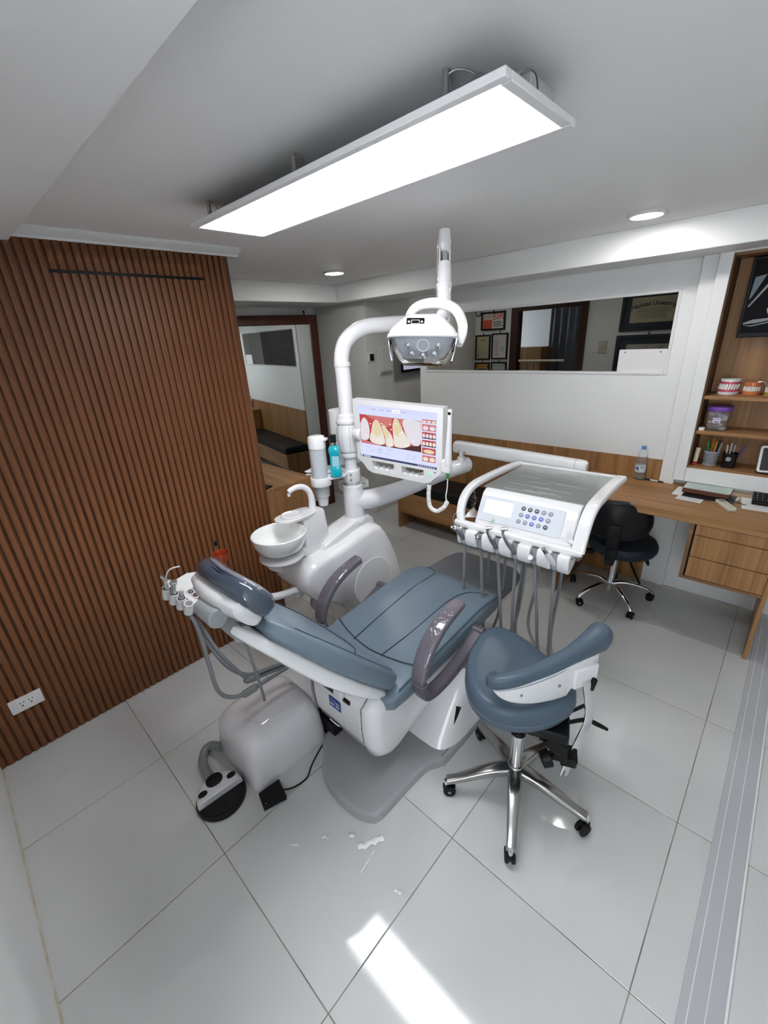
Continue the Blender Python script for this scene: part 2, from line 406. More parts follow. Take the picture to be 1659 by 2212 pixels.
# ================================================================== FIXED FURNITURE
# framed mirror leaning on the far wall
t = thing('framed_mirror', 'tall mirror in a dark red-brown wooden frame on the far left wall', 'mirror', (-1.88, 2.7, 0))
ma = math.radians(-5.2)
ey = V((-math.sin(ma), math.cos(ma), 0)); ez = V((.004, 0, 1)).normalized(); ex = ey.cross(ez)
mo = V((-1.860, 3.262, 0))            # lower right front corner
Bm = basis(ex, ey, ez)
def mbox(a0, a1, b0, b1, c0, c1): return MB().box(a0, a1, b0, b1, c0, c1).xf(Bm, mo)
mw, mh, fw_ = .95, 1.985, .085
obj('frame_stile', mbox(-.03, .0, -fw_, 0, 0, mh), 'mahogany', t, .004)
obj('frame_stile', mbox(-.03, .0, -mw, -mw+fw_, 0, mh), 'mahogany', t, .004)
obj('frame_rail', mbox(-.03, .0, -mw+fw_, -fw_, mh-fw_, mh), 'mahogany', t, .004)
obj('frame_rail', mbox(-.03, .0, -mw+fw_, -fw_, 0, fw_), 'mahogany', t, .004)
obj('mirror_glass', mbox(-.02, -.012, -mw+fw_-.01, -fw_+.01, fw_-.01, mh-fw_+.01), 'mirror', t)
obj('hook', MB().cyl(mo+ey*-.14+ez*(mh), mo+ey*-.14+ez*(mh+.03)-ex*.006, .006, n=8).ball(mo+ey*-.14+ez*(mh+.03)-ex*.008, .010, 8), 'black', t)

# bench under the pass-through window
t = thing('bench', 'long oak bench with open toe space along the wainscot under the pass-through window', 'bench', (0, 3.35, 0))
obj('side_panel', MB().box(-.815, -.795, 3.19, 3.527, 0, .375), 'oak_z', t, .001)
obj('front_board', MB().box(-.795, .80, 3.19, 3.21, .165, .375), 'oak_x', t, .001)
obj('seat_board', MB().box(-.795, .80, 3.21, 3.527, .355, .375), 'oak_x', t, .001)
obj('kick_board', MB().box(-.795, .80, 3.40, 3.415, 0, .355), 'oak_edge', t)
cu = obj('seat_cushion', MB().box(-.80, .79, 3.195, 3.525, .376, .465), 'black_soft', None, .018, 3, loc=(0, 3.36, .376))
tag(cu, 'long black padded seat cushion lying on the oak bench', 'cushion')

# desk
DT = .770
t = thing('desk', 'oak wall desk with a floating block of three drawers and a tall end panel', 'desk', (1.35, 3.26, 0))
obj('desk_top', MB().box(.80, 1.89, 2.985, 3.527, DT-.045, DT), 'oak_x', t, .0015)
obj('side_panel', MB().box(.80, .822, 3.02, 3.52, 0, DT-.045), 'oak_z', t, .001)
obj('end_panel', MB().box(1.870, 1.889, 3.0, 3.53, 0, DT-.045), 'oak_z', t, .001)
carc = obj('drawer_carcass', MB().box(1.505, 1.523, 2.998, 3.52, .385, DT-.045).box(1.523, 1.87, 2.998, 3.52, .385, .402).box(1.523, 1.87, 3.03, 3.52, .402, DT-.05), 'oak_edge', t, .001)
obj('shadow_gap', MB().box(1.523, 1.87, 3.024, 3.030, .402, DT-.046), 'black', carc)
for z0, z1 in ((.660, .719), (.530, .656), (.405, .526)):
    obj('drawer_front', MB().box(1.532, 1.868, 2.999, 3.018, z0, z1), 'oak_z', t, .001)

# white surround with oak niche and shelves
t = thing('niche_shelves', 'white framed wall niche lined with oak and fitted with shelves above the desk', 'shelf unit', (1.62, 3.5, .816))
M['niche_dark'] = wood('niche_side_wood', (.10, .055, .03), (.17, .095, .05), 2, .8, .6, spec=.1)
nx0, nx1, nz0, nz1, nyf, nyb = 1.372, 1.93, .912, 2.04, 3.44, 3.66
sr = MB()
sr.box(1.312, nx0, nyf, 3.54, .814, 2.055).box(nx0, 2.0, nyf, 3.54, .814, nz0-.012).box(nx0, 2.0, nyf, 3.54, nz1+.006, 2.055).box(nx1, 2.0, nyf, 3.54, nz0-.012, nz1+.006)
obj('surround', sr, 'wall', t, .003)
obj('back_panel', MB().box(nx0, nx1, nyb, nyb+.01, nz0-.012, nz1+.006), 'oak_z', t)
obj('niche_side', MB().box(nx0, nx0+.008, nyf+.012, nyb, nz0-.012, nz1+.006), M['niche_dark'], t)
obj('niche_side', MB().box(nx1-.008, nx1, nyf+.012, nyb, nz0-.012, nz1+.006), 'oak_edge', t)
obj('niche_top', MB().box(nx0+.008, nx1-.008, nyf+.012, nyb, nz1-.008, nz1+.006), 'oak_edge', t)
obj('shelf', MB().box(nx0+.008, nx1-.008, nyf+.012, nyb, nz0-.012, nz0), 'oak_x', t)
SH1, SH2 = 1.330, 1.128
for z in (SH1, SH2):
    obj('shelf', MB().box(nx0+.008, nx1-.008, nyf+.014, nyb, z-.020, z), 'oak_x', t, .001)

# oak reception counter behind the slatted wall
t = thing('reception_counter', 'oak reception counter block behind the end of the slatted wall', 'counter', (-1.15, 1.9, 0))
obj('counter_top', MB().box(-1.72, -.655, 1.66, 2.11, .815, .84), 'oak_x', t, .001)
obj('front_panel', MB().box(-.675, -.655, 1.66, 2.11, .03, .815), 'oak_z', t, .001)
obj('end_panel', MB().box(-1.72, -.675, 2.092, 2.11, .03, .815), 'oak_z', t, .001)
obj('back_panel', MB().box(-1.72, -.675, 1.66, 1.678, .03, .815), 'oak_z', t, .001)
obj('plinth', MB().box(-1.70, -.71, 1.68, 2.07, 0, .03), 'black', t)
tag(obj('phone', MB().oprism(rrect(.07, .15, .01), (-.71, 1.725, .84), V((.95, .3, 0)), V((-.3, .95, 0)), V((0, 0, 1)), 0, .009), 'black', None, loc=(-.71, 1.725, .84)),
    'black phone lying on the oak reception counter', 'phone')
tag(obj('card', MB().oprism(rrect(.09, .055, .003), (-1.32, 2.08, .84), V((1, 0, 0)), V((0, 1, 0)), V((0, 0, 1)), 0, .001), 'mgrey', None, loc=(-1.32, 2.08, .84)),
    'small grey card lying on the far side of the oak reception counter', 'card')

# ------------------------------------------------------------------ corridor fittings (on the x = -1.25 wall)
xw = -1.25
t = thing('breaker_panel', 'white electrical breaker box set in the grey corridor wall', 'breaker box', (xw, 3.57, 1.42))
obj('box_frame', MB().box(xw, xw+.008, 3.475, 3.685, 1.405, 1.665), M['wall_grey'], t, .002)
dr = obj('door', MB().box(xw+.008, xw+.016, 3.50, 3.665, 1.435, 1.645), M['wall_grey'], t, .002)
obj('latch', MB().box(xw+.016, xw+.020, 3.645, 3.660, 1.53, 1.575), 'black', dr)
obj('lower_slot', MB().box(xw+.008, xw+.012, 3.50, 3.66, 1.412, 1.422), 'mgrey', t)
t = thing('wall_switch', 'small black switch on a pale plate on the corridor wall corner', 'switch', (xw, 3.37, 1.57))
obj('plate', MB().box(xw, xw+.006, 3.335, 3.415, 1.535, 1.615), 'white_pl', t, .001)
obj('rocker', MB().box(xw+.006, xw+.012, 3.36, 3.41, 1.545, 1.605), 'black', t, .001)
t = thing('wall_screen', 'small lit screen in a black frame on a grey board on the corridor wall', 'screen', (xw, 3.95, 1.34))
obj('backing_board', MB().box(xw, xw+.012, 3.69, 4.30, 1.335, 1.69), 'mgrey', t)
obj('bezel', MB().box(xw+.012, xw+.03, 3.79, 4.25, 1.40, 1.66), 'black', t, .003)
obj('display', MB().box(xw+.0302, xw+.031, 3.81, 4.23, 1.425, 1.64), mat('screen_lilac', (.3, .3, .4), .2, emit=(.52, .50, .72), estr=.5), t)

# ------------------------------------------------------------------ back room seen through the glass
FS = .9416
fx = lambda x: 1.766+(x-1.766)*FS
fz = lambda z: 1.738+(z-1.738)*FS
def framed(name, x0, x1, z0, z1, label, frame_m, paper_col, border, marks=(), group=None, mount=None, y=YR):
    x0, x1, z0, z1 = fx(x0), fx(x1), fz(z0), fz(z1)
    t = thing(name, label, 'framed certificate', ((x0+x1)/2, y, z0), group)
    b = border; fr = MB()
    fr.box(x0, x1, y-.022, y-.001, z0, z0+b).box(x0, x1, y-.022, y-.001, z1-b, z1).box(x0, x0+b, y-.022, y-.001, z0+b, z1-b).box(x1-b, x1, y-.022, y-.001, z0+b, z1-b)
    obj('frame', fr, frame_m, t, .002)
    xi, xj, zi, zj = x0+b, x1-b, z0+b, z1-b
    if mount:
        obj('mount', MB().box(xi, xj, y-.009, y-.002, zi, zj), 'navy', t)
        xi += mount; xj -= mount; zi += mount*.8; zj -= mount*.8
    obj('paper', MB().box(xi, xj, y-.011, y-.004, zi, zj), mat('paper_'+name, paper_col, .6), t)
    for (u0, u1, v0, v1, mm) in marks:
        obj('printed_line', MB().box(xi+(xj-xi)*u0, xi+(xj-xi)*u1, y-.0118, y-.011, zi+(zj-zi)*v0, zi+(zj-zi)*v1), mm, t)
    obj('nail', MB().cyl(((x0+x1)/2, y-.012, z1-.002), ((x0+x1)/2, y-.004, z1+.022), .005, n=6), 'black', t)
    return t, xi, xj, zi, zj
RED = mat('poster_red', (.50, .075, .045), .6)
t, a, b_, c_, d_ = framed('tax_notice', -1.345, -1.015, 1.755, 1.965, 'black framed red and white BIR poster above the row of certificates', 'black', (.62, .60, .56), .018,
    [(0, .46, 0, .58, RED)])
for txt, u, v, s, mm in (('BIR', .74, .76, .105, RED), ('ASK FOR', .22, .84, .034, RED), ('RECEIPT', .22, .68, .034, RED)):
    tmb = text_mesh(txt, s).xf(basis((1,0,0), (0,0,1), (0,-1,0)), (a+(b_-a)*u, YR-.0115, c_+(d_-c_)*v)); obj('lettering', tmb, mm, t)
for k in range(4):
    obj('printed_line', MB().box(a+(b_-a)*.50, a+(b_-a)*(.97-.08*(k % 2)), YR-.0118, YR-.011, c_+(d_-c_)*(.12+.10*k), c_+(d_-c_)*(.17+.10*k)), 'ink', t)
lines = lambda n_, u0, u1, v0, v1, mm: [(u0, u1-.05*(i % 3), v0+(v1-v0)*i/n_, v0+(v1-v0)*(i+.35)/n_, mm) for i in range(n_)]
GOLD = (.38, .34, .20)
framed('certificate', -1.42, -1.205, 1.405, 1.705, 'black framed yellowed certificate, left one of the middle pair', 'black', GOLD, .016, lines(5, .1, .9, .18, .42, 'mgrey')+[(.35, .65, .80, .83, 'ink'), (.06, .2, .06, .2, 'mgrey')])
framed('certificate', -1.185, -.965, 1.412, 1.718, 'black framed white certificate, right one of the middle pair', 'black', (.50, .50, .51), .016, lines(9, .08, .5, .1, .85, mat('print_red', (.3, .2, .2), .7))+lines(4, .55, .9, .3, .5, 'mgrey'))
framed('certificate', -1.42, -1.205, 1.07, 1.375, 'black framed orange certificate in the bottom row behind the glass', 'black', (.50, .27, .04), .016, [(.1, .9, .70, .78, 'ink'), (.25, .75, .86, .89, 'ink'), (.05, .16, .83, .93, 'ink'), (.84, .95, .83, .93, 'ink')])
framed('certificate', -1.185, -.965, 1.07, 1.380, 'black framed pale green certificate in the bottom row behind the glass', 'black', (.36, .41, .36), .016, [(.1, .9, .70, .74, 'mgrey'), (.25, .75, .86, .88, 'mgrey'), (.08, .18, .85, .93, 'mgrey'), (.82, .92, .85, .93, 'mgrey')])
t, a, b_, c_, d_ = framed('diploma', .28, .86, 1.665, 2.045, 'large navy framed university diploma at the right end of the pass-through window', 'navy', (.36, .32, .20), .028,
    lines(5, .15, .85, .18, .60, mat('faint_print', (.20, .18, .13), .7)), mount=.055)
word = 'National University'
rad = .55
for i, ch in enumerate(word):
    if ch == ' ': continue
    an = math.radians((i-(len(word)-1)/2)*1.95)
    cx, cz = (a+b_)/2+rad*math.sin(an), d_-.055-rad*(1-math.cos(an))
    R = basis((math.cos(an), 0, -math.sin(an)), (math.sin(an), 0, math.cos(an)), (0, -1, 0))
    obj('lettering', text_mesh(ch, .052, bold=.0012).xf(R, (cx, YR-.0118, cz)), 'ink', t)
obj('seal', MB().cyl((b_-.06, YR-.0125, c_+.05), (b_-.06, YR-.0115, c_+.05), .022, n=20), mat('gold_seal', (.42, .38, .22), .5), t)
framed('diploma', .27, .85, 1.28, 1.63, 'navy framed diploma with a small portrait under the university diploma', 'navy', (.36, .33, .25), .028,
    lines(4, .15, .8, .15, .55, mat('faint_print2', (.2, .19, .15), .7))+[(.78, .90, .62, .88, 'mgrey'), (.46, .54, .78, .88, 'mgrey')], mount=.07)
# white board standing in the lower right corner of the pass-through
tag(obj('sign_board', MB().oprism(rrect(.27, .135, .008), (1.0, YB+.012, 1.518), V((1, 0, 0)), V((0, 0, 1)), V((0, -1, 0)), 0, .006), 'white_pl', None, loc=(1.0, YB+.012, 1.45)),
    'blank white board with two holes standing in the lower right corner of the pass-through', 'board')
for x in (.90, 1.10):
    o = obj('hole', MB().cyl((x, YB+.0055, 1.568), (x, YB+.0065, 1.568), .004, n=10), 'black', bpy.data.objects['sign_board'])
# light switch on the back room wall
t = thing('light_switch', 'beige light switch plate between the dark door and the diplomas', 'switch', (fx(.14), YR, fz(1.52)))
obj('plate', MB().box(fx(.10), fx(.185), YR-.010, YR-.001, fz(1.46), fz(1.58)), mat('beige_plate', (.48, .46, .34), .5), t, .003)
obj('rocker', MB().box(fx(.125), fx(.16), YR-.014, YR-.010, fz(1.495), fz(1.545)), mat('beige_rocker', (.42, .40, .30), .5), t, .001)
# glazed dark door
t = thing('glazed_door', 'dark brown framed glass door in the wall behind the pass-through window', 'door', (-.45, YR, 0))
df = MB(); dx0, dx1, dz = -.775, .06, 2.03
df.box(dx0, dx0+.09, YR-.02, YR+.08, 0, dz).box(dx1-.07, dx1, YR-.02, YR+.08, 0, dz).box(dx0+.09, dx1-.07, YR-.02, YR+.08, dz-.10, dz).box(dx0+.09, dx1-.07, YR-.02, YR+.08, 0, .15)
obj('door_frame', df, 'darkwood', t, .003)
obj('door_pane', MB().box(dx0+.09, dx1-.07, YR+.03, YR+.036, .15, dz-.10), 'pane', t)
obj('towel_bar', MB().cyl((-.63, YR-.06, 1.415), (-.12, YR-.06, 1.415), .012, n=12).cyl((-.16, YR-.06, 1.415), (-.16, YR+.02, 1.415), .008, n=8).cyl((-.59, YR-.06, 1.415), (-.59, YR+.02, 1.415), .008, n=8), mat('cream_bar', (.62, .60, .48), .4), t)
obj('handle', MB().box(dx0+.092, dx0+.112, YR-.02, YR+.03, 1.55, 1.60), 'black', t, .002)
# pleated curtain and wooden locker in the room beyond the door
t = thing('curtain', 'grey pleated curtain hanging in the room beyond the dark glass door', 'curtain', (.2, 6.3, 0))
cp = MB(); N = 60
front = [(-.80+.95*i/N, 6.30+.025*math.sin(i*1.1)) for i in range(N+1)]
poly = front+[(p[0], p[1]+.012) for p in reversed(front)]
obj('cloth', cp.prism(poly, 2, .0, 2.2), mat('curtain_grey', (.16, .17, .20), .8), t)
t = thing('storage_box', 'pale wooden slatted cabinet in the room beyond the dark glass door', 'cabinet', (-1.0, 6.1, 0))
for k in range(7):
    obj('board', MB().box(-1.35+.085*k, -1.35+.085*k+.08, 6.0, 6.3, 0, 1.52), 'oak_z', t, .003)
# cable ring on the wall
tag(obj('cable_ring', MB().tube([(-1.20+.04*math.cos(a), YR-.015, 1.97+.055*math.sin(a)) for a in [i*math.pi/8 for i in range(17)]], .005, 6, smooth=False), 'black', None, loc=(-1.20, YR-.015, 1.91)),
    'loop of black cable hanging on the grey wall left of the BIR poster', 'cable')

# ================================================================== DENTAL CHAIR
CX = .63
t = thing('dental_chair', 'slate blue reclined dental chair with white shell in the middle of the room', 'dental chair', (.8, 1.45, 0))
# base plate on the floor
plate = [(.50, 1.20), (.575, 1.10), (.63, 1.045), (.73, 1.006), (.86, 1.008), (.93, 1.033), (.958, 1.07), (.962, 1.20), (.966, 1.29), (.975, 1.355), (1.004, 1.405), (1.012, 1.48), (1.012, 2.02), (.96, 2.08), (.62, 2.08), (.52, 2.02), (.50, 1.7)]
def smooth_poly(poly, k=4):
    n = len(poly); out = []
    for i in range(n):
        p0, p1, p2, p3 = [V((*poly[(i+d) % n], 0)) for d in (-1, 0, 1, 2)]
        for j in range(k):
            u = j/k; q = .5*((2*p1)+(p2-p0)*u+(2*p0-5*p1+4*p2-p3)*u*u+(3*p1-p0-3*p2+p3)*u**3); out.append((q.x, q.y))
    return out
pp = smooth_poly(plate)
def inset(poly, d):
    cx = sum(p[0] for p in poly)/len(poly); n = len(poly); out = []
    for i in range(n):
        a = V(poly[i-1]); b = V(poly[(i+1) % n]); tn = (b-a); nn = V((-tn.y, tn.x)).normalized()
        out.append((poly[i][0]+nn.x*d, poly[i][1]+nn.y*d))
    return out
P2 = pp
area = sum(P2[i-1][0]*P2[i][1]-P2[i][0]*P2[i-1][1] for i in range(len(P2)))
sg = 1 if area > 0 else -1
rings = [[V((x, y, z)) for x, y in inset(P2, sg*d)] for d, z in ((0, 0), (0, .022), (.004, .032), (.014, .038), (.02, .039))]
obj('base_plate', MB().loft(rings), 'grey_base', t)
# pedestal column rising from the rear of the plate
st = []
for z, y, hw, hy in ((.03, 1.72, .15, .30), (.07, 1.72, .135, .27), (.14, 1.72, .125, .21), (.24, 1.75, .12, .16), (.34, 1.78, .115, .14)):
    st.append(((.86, y, z), (1, 0, 0), (0, 1, 0), hw, hy, 5))
obj('pedestal', MB().sections(st, 40), 'white_pl', t)
obj('pedestal_slot', MB().prism([(1.50, .05), (1.585, .05), (1.60, .17), (1.57, .19)], 0, .90, .978), 'black', t)
# rounded white lift housing under the seat
def hous(x0, x1, grow=0.0):
    g = grow
    prof = [(1.155-g, .40), (1.150-g, .30), (1.155-g, .215), (1.175-g, .150-g), (1.215, .118-g), (1.27, .120-g), (1.45, .175-g), (1.72, .245-g), (1.80, .275), (1.82, .40), (1.5, .44), (1.2, .43+g)]
    return prof
def arc_prism(prof, x0, x1, rnd, k=5):
    """extrude prof (y,z) from x0 to x1, with a rounded bulge at x1"""
    cy = sum(p[0] for p in prof)/len(prof); cz = sum(p[1] for p in prof)/len(prof)
    rr = [[V((x0, y, z)) for y, z in prof]]
    for i in range(k+1):
        a = math.pi/2*i/k; s = 1-rnd*(1-math.cos(a))
        rr.append([V((x1-.0+.055*(math.sin(a)), cy+(y-cy)*s, cz+(z-cz)*s)) for y, z in prof])
    return MB().loft(rr)
pr = hous(0, 1)
h = obj('lift_housing', MB().prism(pr, 0, .475, .80), 'white_pl', t, .02, 3)
obj('housing_cap', arc_prism(hous(0, 1, .004), .805, .815, .22), 'white_pl', t, ang=50)
cm = arc_prism(hous(0, 1, .004), .47, .46, .22); cm.v = [V((.93-p.x, p.y, p.z)) for p in cm.v]; cm.f = [tuple(reversed(f)) for f in cm.f]
obj('housing_cap', cm, 'white_pl', t, ang=50)
for x in (.800, .472):
    obj('chrome_seam', MB().prism(hous(0, 1, .006), 0, x, x+.004), 'chrome', h)
lb = obj('label_plate', MB().box(.60, .672, 1.1475, 1.1525, .292, .345), mat('label_blue', (.010, .045, .26), .35), t, .001)
for bx in ((.607, .632, .306, .314), (.643, .666, .322, .330), (.643, .666, .306, .314)):
    obj('print_field', MB().box(bx[0], bx[1], 1.1470, 1.1475, bx[2], bx[3]), 'white_pl', lb)
for k in range(3):
    obj('print_line', MB().box(.606, .66, 1.1470, 1.1475, .337-.006*k, .3385-.006*k), mat('label_pale', (.15, .25, .55), .5), lb)
for cx_ in (.603, .669):
    for cz_ in (.295, .342): obj('rivet', MB().cyl((cx_, 1.1465, cz_), (cx_, 1.148, cz_), .0022, n=8), 'chrome', lb)
obj('vent_slot', MB().box(.565, .735, 1.146, 1.16, .378, .392), 'black', t)
obj('latch_tab', MB().box(.650, .70, 1.135, 1.16, .372, .43), 'white_pl', t, .008, 3)
obj('oval_button', MB().sections([((.60, 1.163, .175), (1, 0, 0), (0, -.5, .8), .034, .018, 2.4), ((.60, 1.159, .172), (1, 0, 0), (0, -.5, .8), .030, .015, 2.4)], 24), 'white_pl', t)

# seat cushion
def sec(y, zt, zb, hw, e=5.0, cx=CX): return ((cx, y, (zt+zb)/2), (1, 0, 0), (0, 0, 1), hw, (zt-zb)/2, e)
st = [sec(1.215, .428, .385, .20), sec(1.222, .440, .374, .245), sec(1.245, .455, .368, .268), sec(1.32, .472, .366, .274), sec(1.5, .488, .372, .275), sec(1.7, .508, .384, .275), sec(1.85, .522, .398, .275), sec(1.97, .520, .405, .272), sec(2.04, .505, .400, .265), sec(2.085, .478, .398, .250), sec(2.105, .45, .402, .225)]
seat = obj('seat', MB().sections(st, 48), 'blue', t)
def ztop(y):
    ys = [(1.27, .468), (1.34, .476), (1.5, .488), (1.7, .508), (1.85, .522), (1.97, .520), (2.04, .505), (2.085, .478)]
    for (a, b), (c2, d) in zip(ys, ys[1:]):
        if a <= y <= c2: return b+(d-b)*(y-a)/(c2-a)
    return ys[-1][1]
for pts in ([(CX-.085, 1.36), (CX-.10, 1.6), (CX-.105, 1.8), (CX-.10, 1.95), (CX-.12, 2.02), (CX-.20, 2.055)],
            [(CX+.085, 1.36), (CX+.10, 1.55), (CX+.105, 1.7), (CX+.115, 1.85), (CX+.15, 1.95), (CX+.23, 2.0)]):
    obj('seam', MB().tube([(x, y, ztop(y)+.0005) for x, y in pts], .0022, 6), 'seam', seat)
obj('seam', MB().tube([(CX-.25, 1.42, ztop(1.42)+.0), (CX-.15, 1.385, ztop(1.38)+.0008), (CX, 1.36, ztop(1.36)+.0008), (CX+.13, 1.375, ztop(1.37)+.0008), (CX+.22, 1.40, ztop(1.40)+.0005), (CX+.262, 1.43, ztop(1.43)-.006)], .0022, 6), 'seam', seat)
for s in (1,):
    obj('piping', MB().tube([(CX+s*(.262), y, ztop(y)-.010) for y in (1.28, 1.34, 1.45, 1.6, 1.75, 1.9, 2.0)]+[(CX+.25, 2.06, .482)], .0035, 6), 'blue_dk', seat)
for d in (-.006, .006):
    obj('stitching', MB().tube([(CX+.20+d, 1.222, .438), (CX+.20+d, 1.214, .41), (CX+.20+d, 1.222, .377)], .0012, 5), mat('thread_pale', (.16, .22, .28), .7) if d < 0 else bpy.data.materials['thread_pale'], seat)
obj('seat_pan', MB().box(.44, .82, 1.30, 1.95, .30, .42), 'white_pl', t, .03, 3)
# foot pad
st = []
for y, hw, zt in ((1.99, .235, .505), (2.10, .240, .492), (2.25, .235, .490), (2.33, .215, .489), (2.365, .18, .487), (2.378, .14, .480)):
    st.append(((.655, y, zt-.028), (1, 0, 0), (0, 0, 1), hw, .028, 5))
obj('foot_pad', MB().sections(st, 40), 'foot_grey', t)

# backrest: local axes b (up along the back), n (out of the padded face)
B0 = V((CX, 1.285, .505)); bd = V((0, -.658, .753)).normalized(); bn = V((0, .753, .658)).normalized()
def bsec(s_, off, hw, ht, e=4.5): return (B0+bd*s_+bn*off, (1, 0, 0), bn, hw, ht, e)
bk = obj('backrest', MB().sections([bsec(-.035, -.03, .17, .02), bsec(-.025, -.025, .215, .035), bsec(0, -.02, .248, .046), bsec(.06, -.02, .262, .050), bsec(.2, -.022, .262, .050), bsec(.34, -.024, .248, .048), bsec(.44, -.026, .215, .044), bsec(.52, -.03, .165, .040), bsec(.57, -.032, .13, .034), bsec(.595, -.035, .09, .02)], 48), 'blue', t)
for s in (-1, 1):
    obj('stitching', MB().tube([B0+bd*a+bn*o+V((s*w_, 0, 0)) for a, o, w_ in ((-.02, .006, .195), (.06, .021, .240), (.2, .019, .240), (.34, .016, .226), (.44, .010, .194), (.53, .002, .146))], .0011, 5), 'seam', bk)
obj('seam', MB().tube([B0+bd*a+bn*o+V((x, 0, 0)) for a, o, x in ((.30, .02, -.24), (.22, .0285, -.15), (.18, .0300, 0), (.22, .0285, .15), (.30, .02, .23))], .0018, 5), 'seam', bk)
obj('back_shell', MB().sections([bsec(-.030, -.058, .14, .010), bsec(-.02, -.064, .20, .016), bsec(.01, -.074, .240, .024), bsec(.06, -.080, .252, .032), bsec(.2, -.088, .248, .038), bsec(.34, -.090, .225, .038), bsec(.44, -.088, .18, .034), bsec(.52, -.086, .135, .030), bsec(.60, -.086, .100, .024), bsec(.66, -.085, .075, .016), bsec(.675, -.085, .05, .008)], 44), 'white_gloss', t)
for a, x in ((.05, .15), (.27, .13)):
    obj('screw_cap', MB().sections([(B0+bd*a+bn*(-.100)+V((x, 0, 0)), (1, 0, 0), bd, .020, .011, 2.2), (B0+bd*a+bn*(-.1245)+V((x, 0, 0)), (1, 0, 0), bd, .016, .008, 2.2)], 18), 'white_pl', t)
obj('headrest_slot', MB().obox(B0+bd*.60+bn*-.060, (.075, .06, .006), basis((1, 0, 0), bd, bn)), 'black', t)
# headrest
H0 = V((.615, .845, 1.045))
hb = (bd+bn*.10).normalized(); hn = (bn-bd*.10).normalized()
def hsec(x, hw, ht, off=0.0, e=2.6, sl=0.0): return (H0+V((x, 0, 0))+hn*off+hb*sl, hb, hn, hw, ht, e)
hp = obj('headrest_pad', MB().sections([hsec(-.165, .02, .018), hsec(-.158, .045, .030), hsec(-.14, .066, .037), hsec(-.10, .083, .038, -.004), hsec(-.05, .088, .036, -.008), hsec(0, .089, .034, -.010), hsec(.05, .088, .036, -.008), hsec(.10, .083, .038, -.004), hsec(.14, .066, .037), hsec(.158, .045, .030), hsec(.165, .02, .018)], 36), 'navy_wrap', t)
pts = []
for i in range(33):
    a = 2*math.pi*i/32; x = .156*math.cos(a); y = .083*math.sin(a)
    pts.append(H0+V((x, 0, 0))+hb*y+hn*(.020-.009*(1-(x/.156)**2)))
obj('top_cover', MB().sections([hsec(-.150, .03, .010, .028), hsec(-.128, .054, .013, .029), hsec(-.08, .070, .014, .026), hsec(0, .075, .014, .022), hsec(.08, .070, .014, .026), hsec(.128, .054, .013, .029), hsec(.150, .03, .010, .028)], 32), 'head_top', hp)
obj('stitching', MB().tube(pts, .0022, 5, smooth=False), 'seam', hp)
obj('headrest_shell', MB().sections([hsec(-.150, .03, .012, -.040), hsec(-.135, .055, .026, -.044), hsec(-.06, .074, .034, -.052), hsec(0, .076, .036, -.054), hsec(.06, .074, .034, -.052), hsec(.135, .055, .026, -.044), hsec(.150, .03, .012, -.040)], 32), 'white_gloss', t)
for x in (.06,):
    obj('screw_cap', MB().sections([(H0+V((x, 0, 0))+hn*(-.055)-hb*.058, (1, 0, 0), hn, .013, .006, 2.2), (H0+V((x, 0, 0))+hn*(-.055)-hb*.0755, (1, 0, 0), hn, .010, .005, 2.2)], 14), 'white_pl', t)
# grey articulated bracket
hk = H0+hn*-.098+hb*.055+V((.04, 0, 0))
k = MB().cyl(hk+V((-.055, 0, 0))-hb*.02, hk+V((.045, 0, 0))-hb*.02, .031, n=24)
br = obj('headrest_bracket', k, 'lgrey', t, .004)
obj('bracket_link', MB().sections([(hk+V((.0, 0, 0))-hb*.02, (1, 0, 0), hn, .032, .022, 5), (hk-hb*.115-hn*.005, (1, 0, 0), hn, .032, .020, 5)], 24), 'mgrey', br)
obj('bracket_knob', MB().cyl(hk+V((-.055, 0, 0))-hb*.135-hn*.005, hk+V((.04, 0, 0))-hb*.135-hn*.005, .028, n=24).cyl(hk+V((.04, 0, 0))-hb*.135-hn*.005, hk+V((.05, 0, 0))-hb*.135-hn*.005, .028, .016, n=24), 'lgrey', br)
obj('bracket_blade', MB().sections([(hk-hb*.13, (1, 0, 0), hn, .036, .008, 5), (B0+bd*.56-bn*.058, (1, 0, 0), bn, .036, .007, 5)], 20), 'mgrey', br)

# armrests
def arm(x, film_m, lower=True):
    pad = [(1.352, .468), (1.352, .50), (1.372, .555), (1.415, .615), (1.48, .66), (1.56, .688), (1.625, .70)]
    P = smooth_pts([V((x, y, z)) for y, z in pad], 5); st = []
    for i, p in enumerate(P):
        tn = (P[min(i+1, len(P)-1)]-P[max(i-1, 0)]).normalized(); up = V((1, 0, 0)).cross(tn)
        u = i/(len(P)-1); st.append((p, (1, 0, 0), up, .029+.006*math.sin(math.pi*u), .016+.004*u, 4))
    a = obj('armrest', MB().sections(st, 24), film_m, t)
    if lower:
        lo = [(1.345, .475), (1.348, .44), (1.375, .40), (1.45, .385), (1.56, .395), (1.67, .425), (1.765, .465)]
        P = smooth_pts([V((x+.012, y, z)) for y, z in lo], 5); st = []
        for i, p in enumerate(P):
            tn = (P[min(i+1, len(P)-1)]-P[max(i-1, 0)]).normalized(); up = V((1, 0, 0)).cross(tn)
            st.append((p, (1, 0, 0), up, .028, .020, 4))
        b = obj('armrest_link', MB().sections(st, 24), 'plum', a)
        obj('hinge', MB().cyl((x-.016, 1.772, .47), (x+.040, 1.772, .47), .024, n=24), 'plum', a, .003)
        obj('hinge_cap', MB().cyl((x+.040, 1.772, .47), (x+.043, 1.772, .47), .018, n=24), 'plum', a, .001)
arm(.935, 'plum_wrap'); arm(.322, 'plum_wrap')

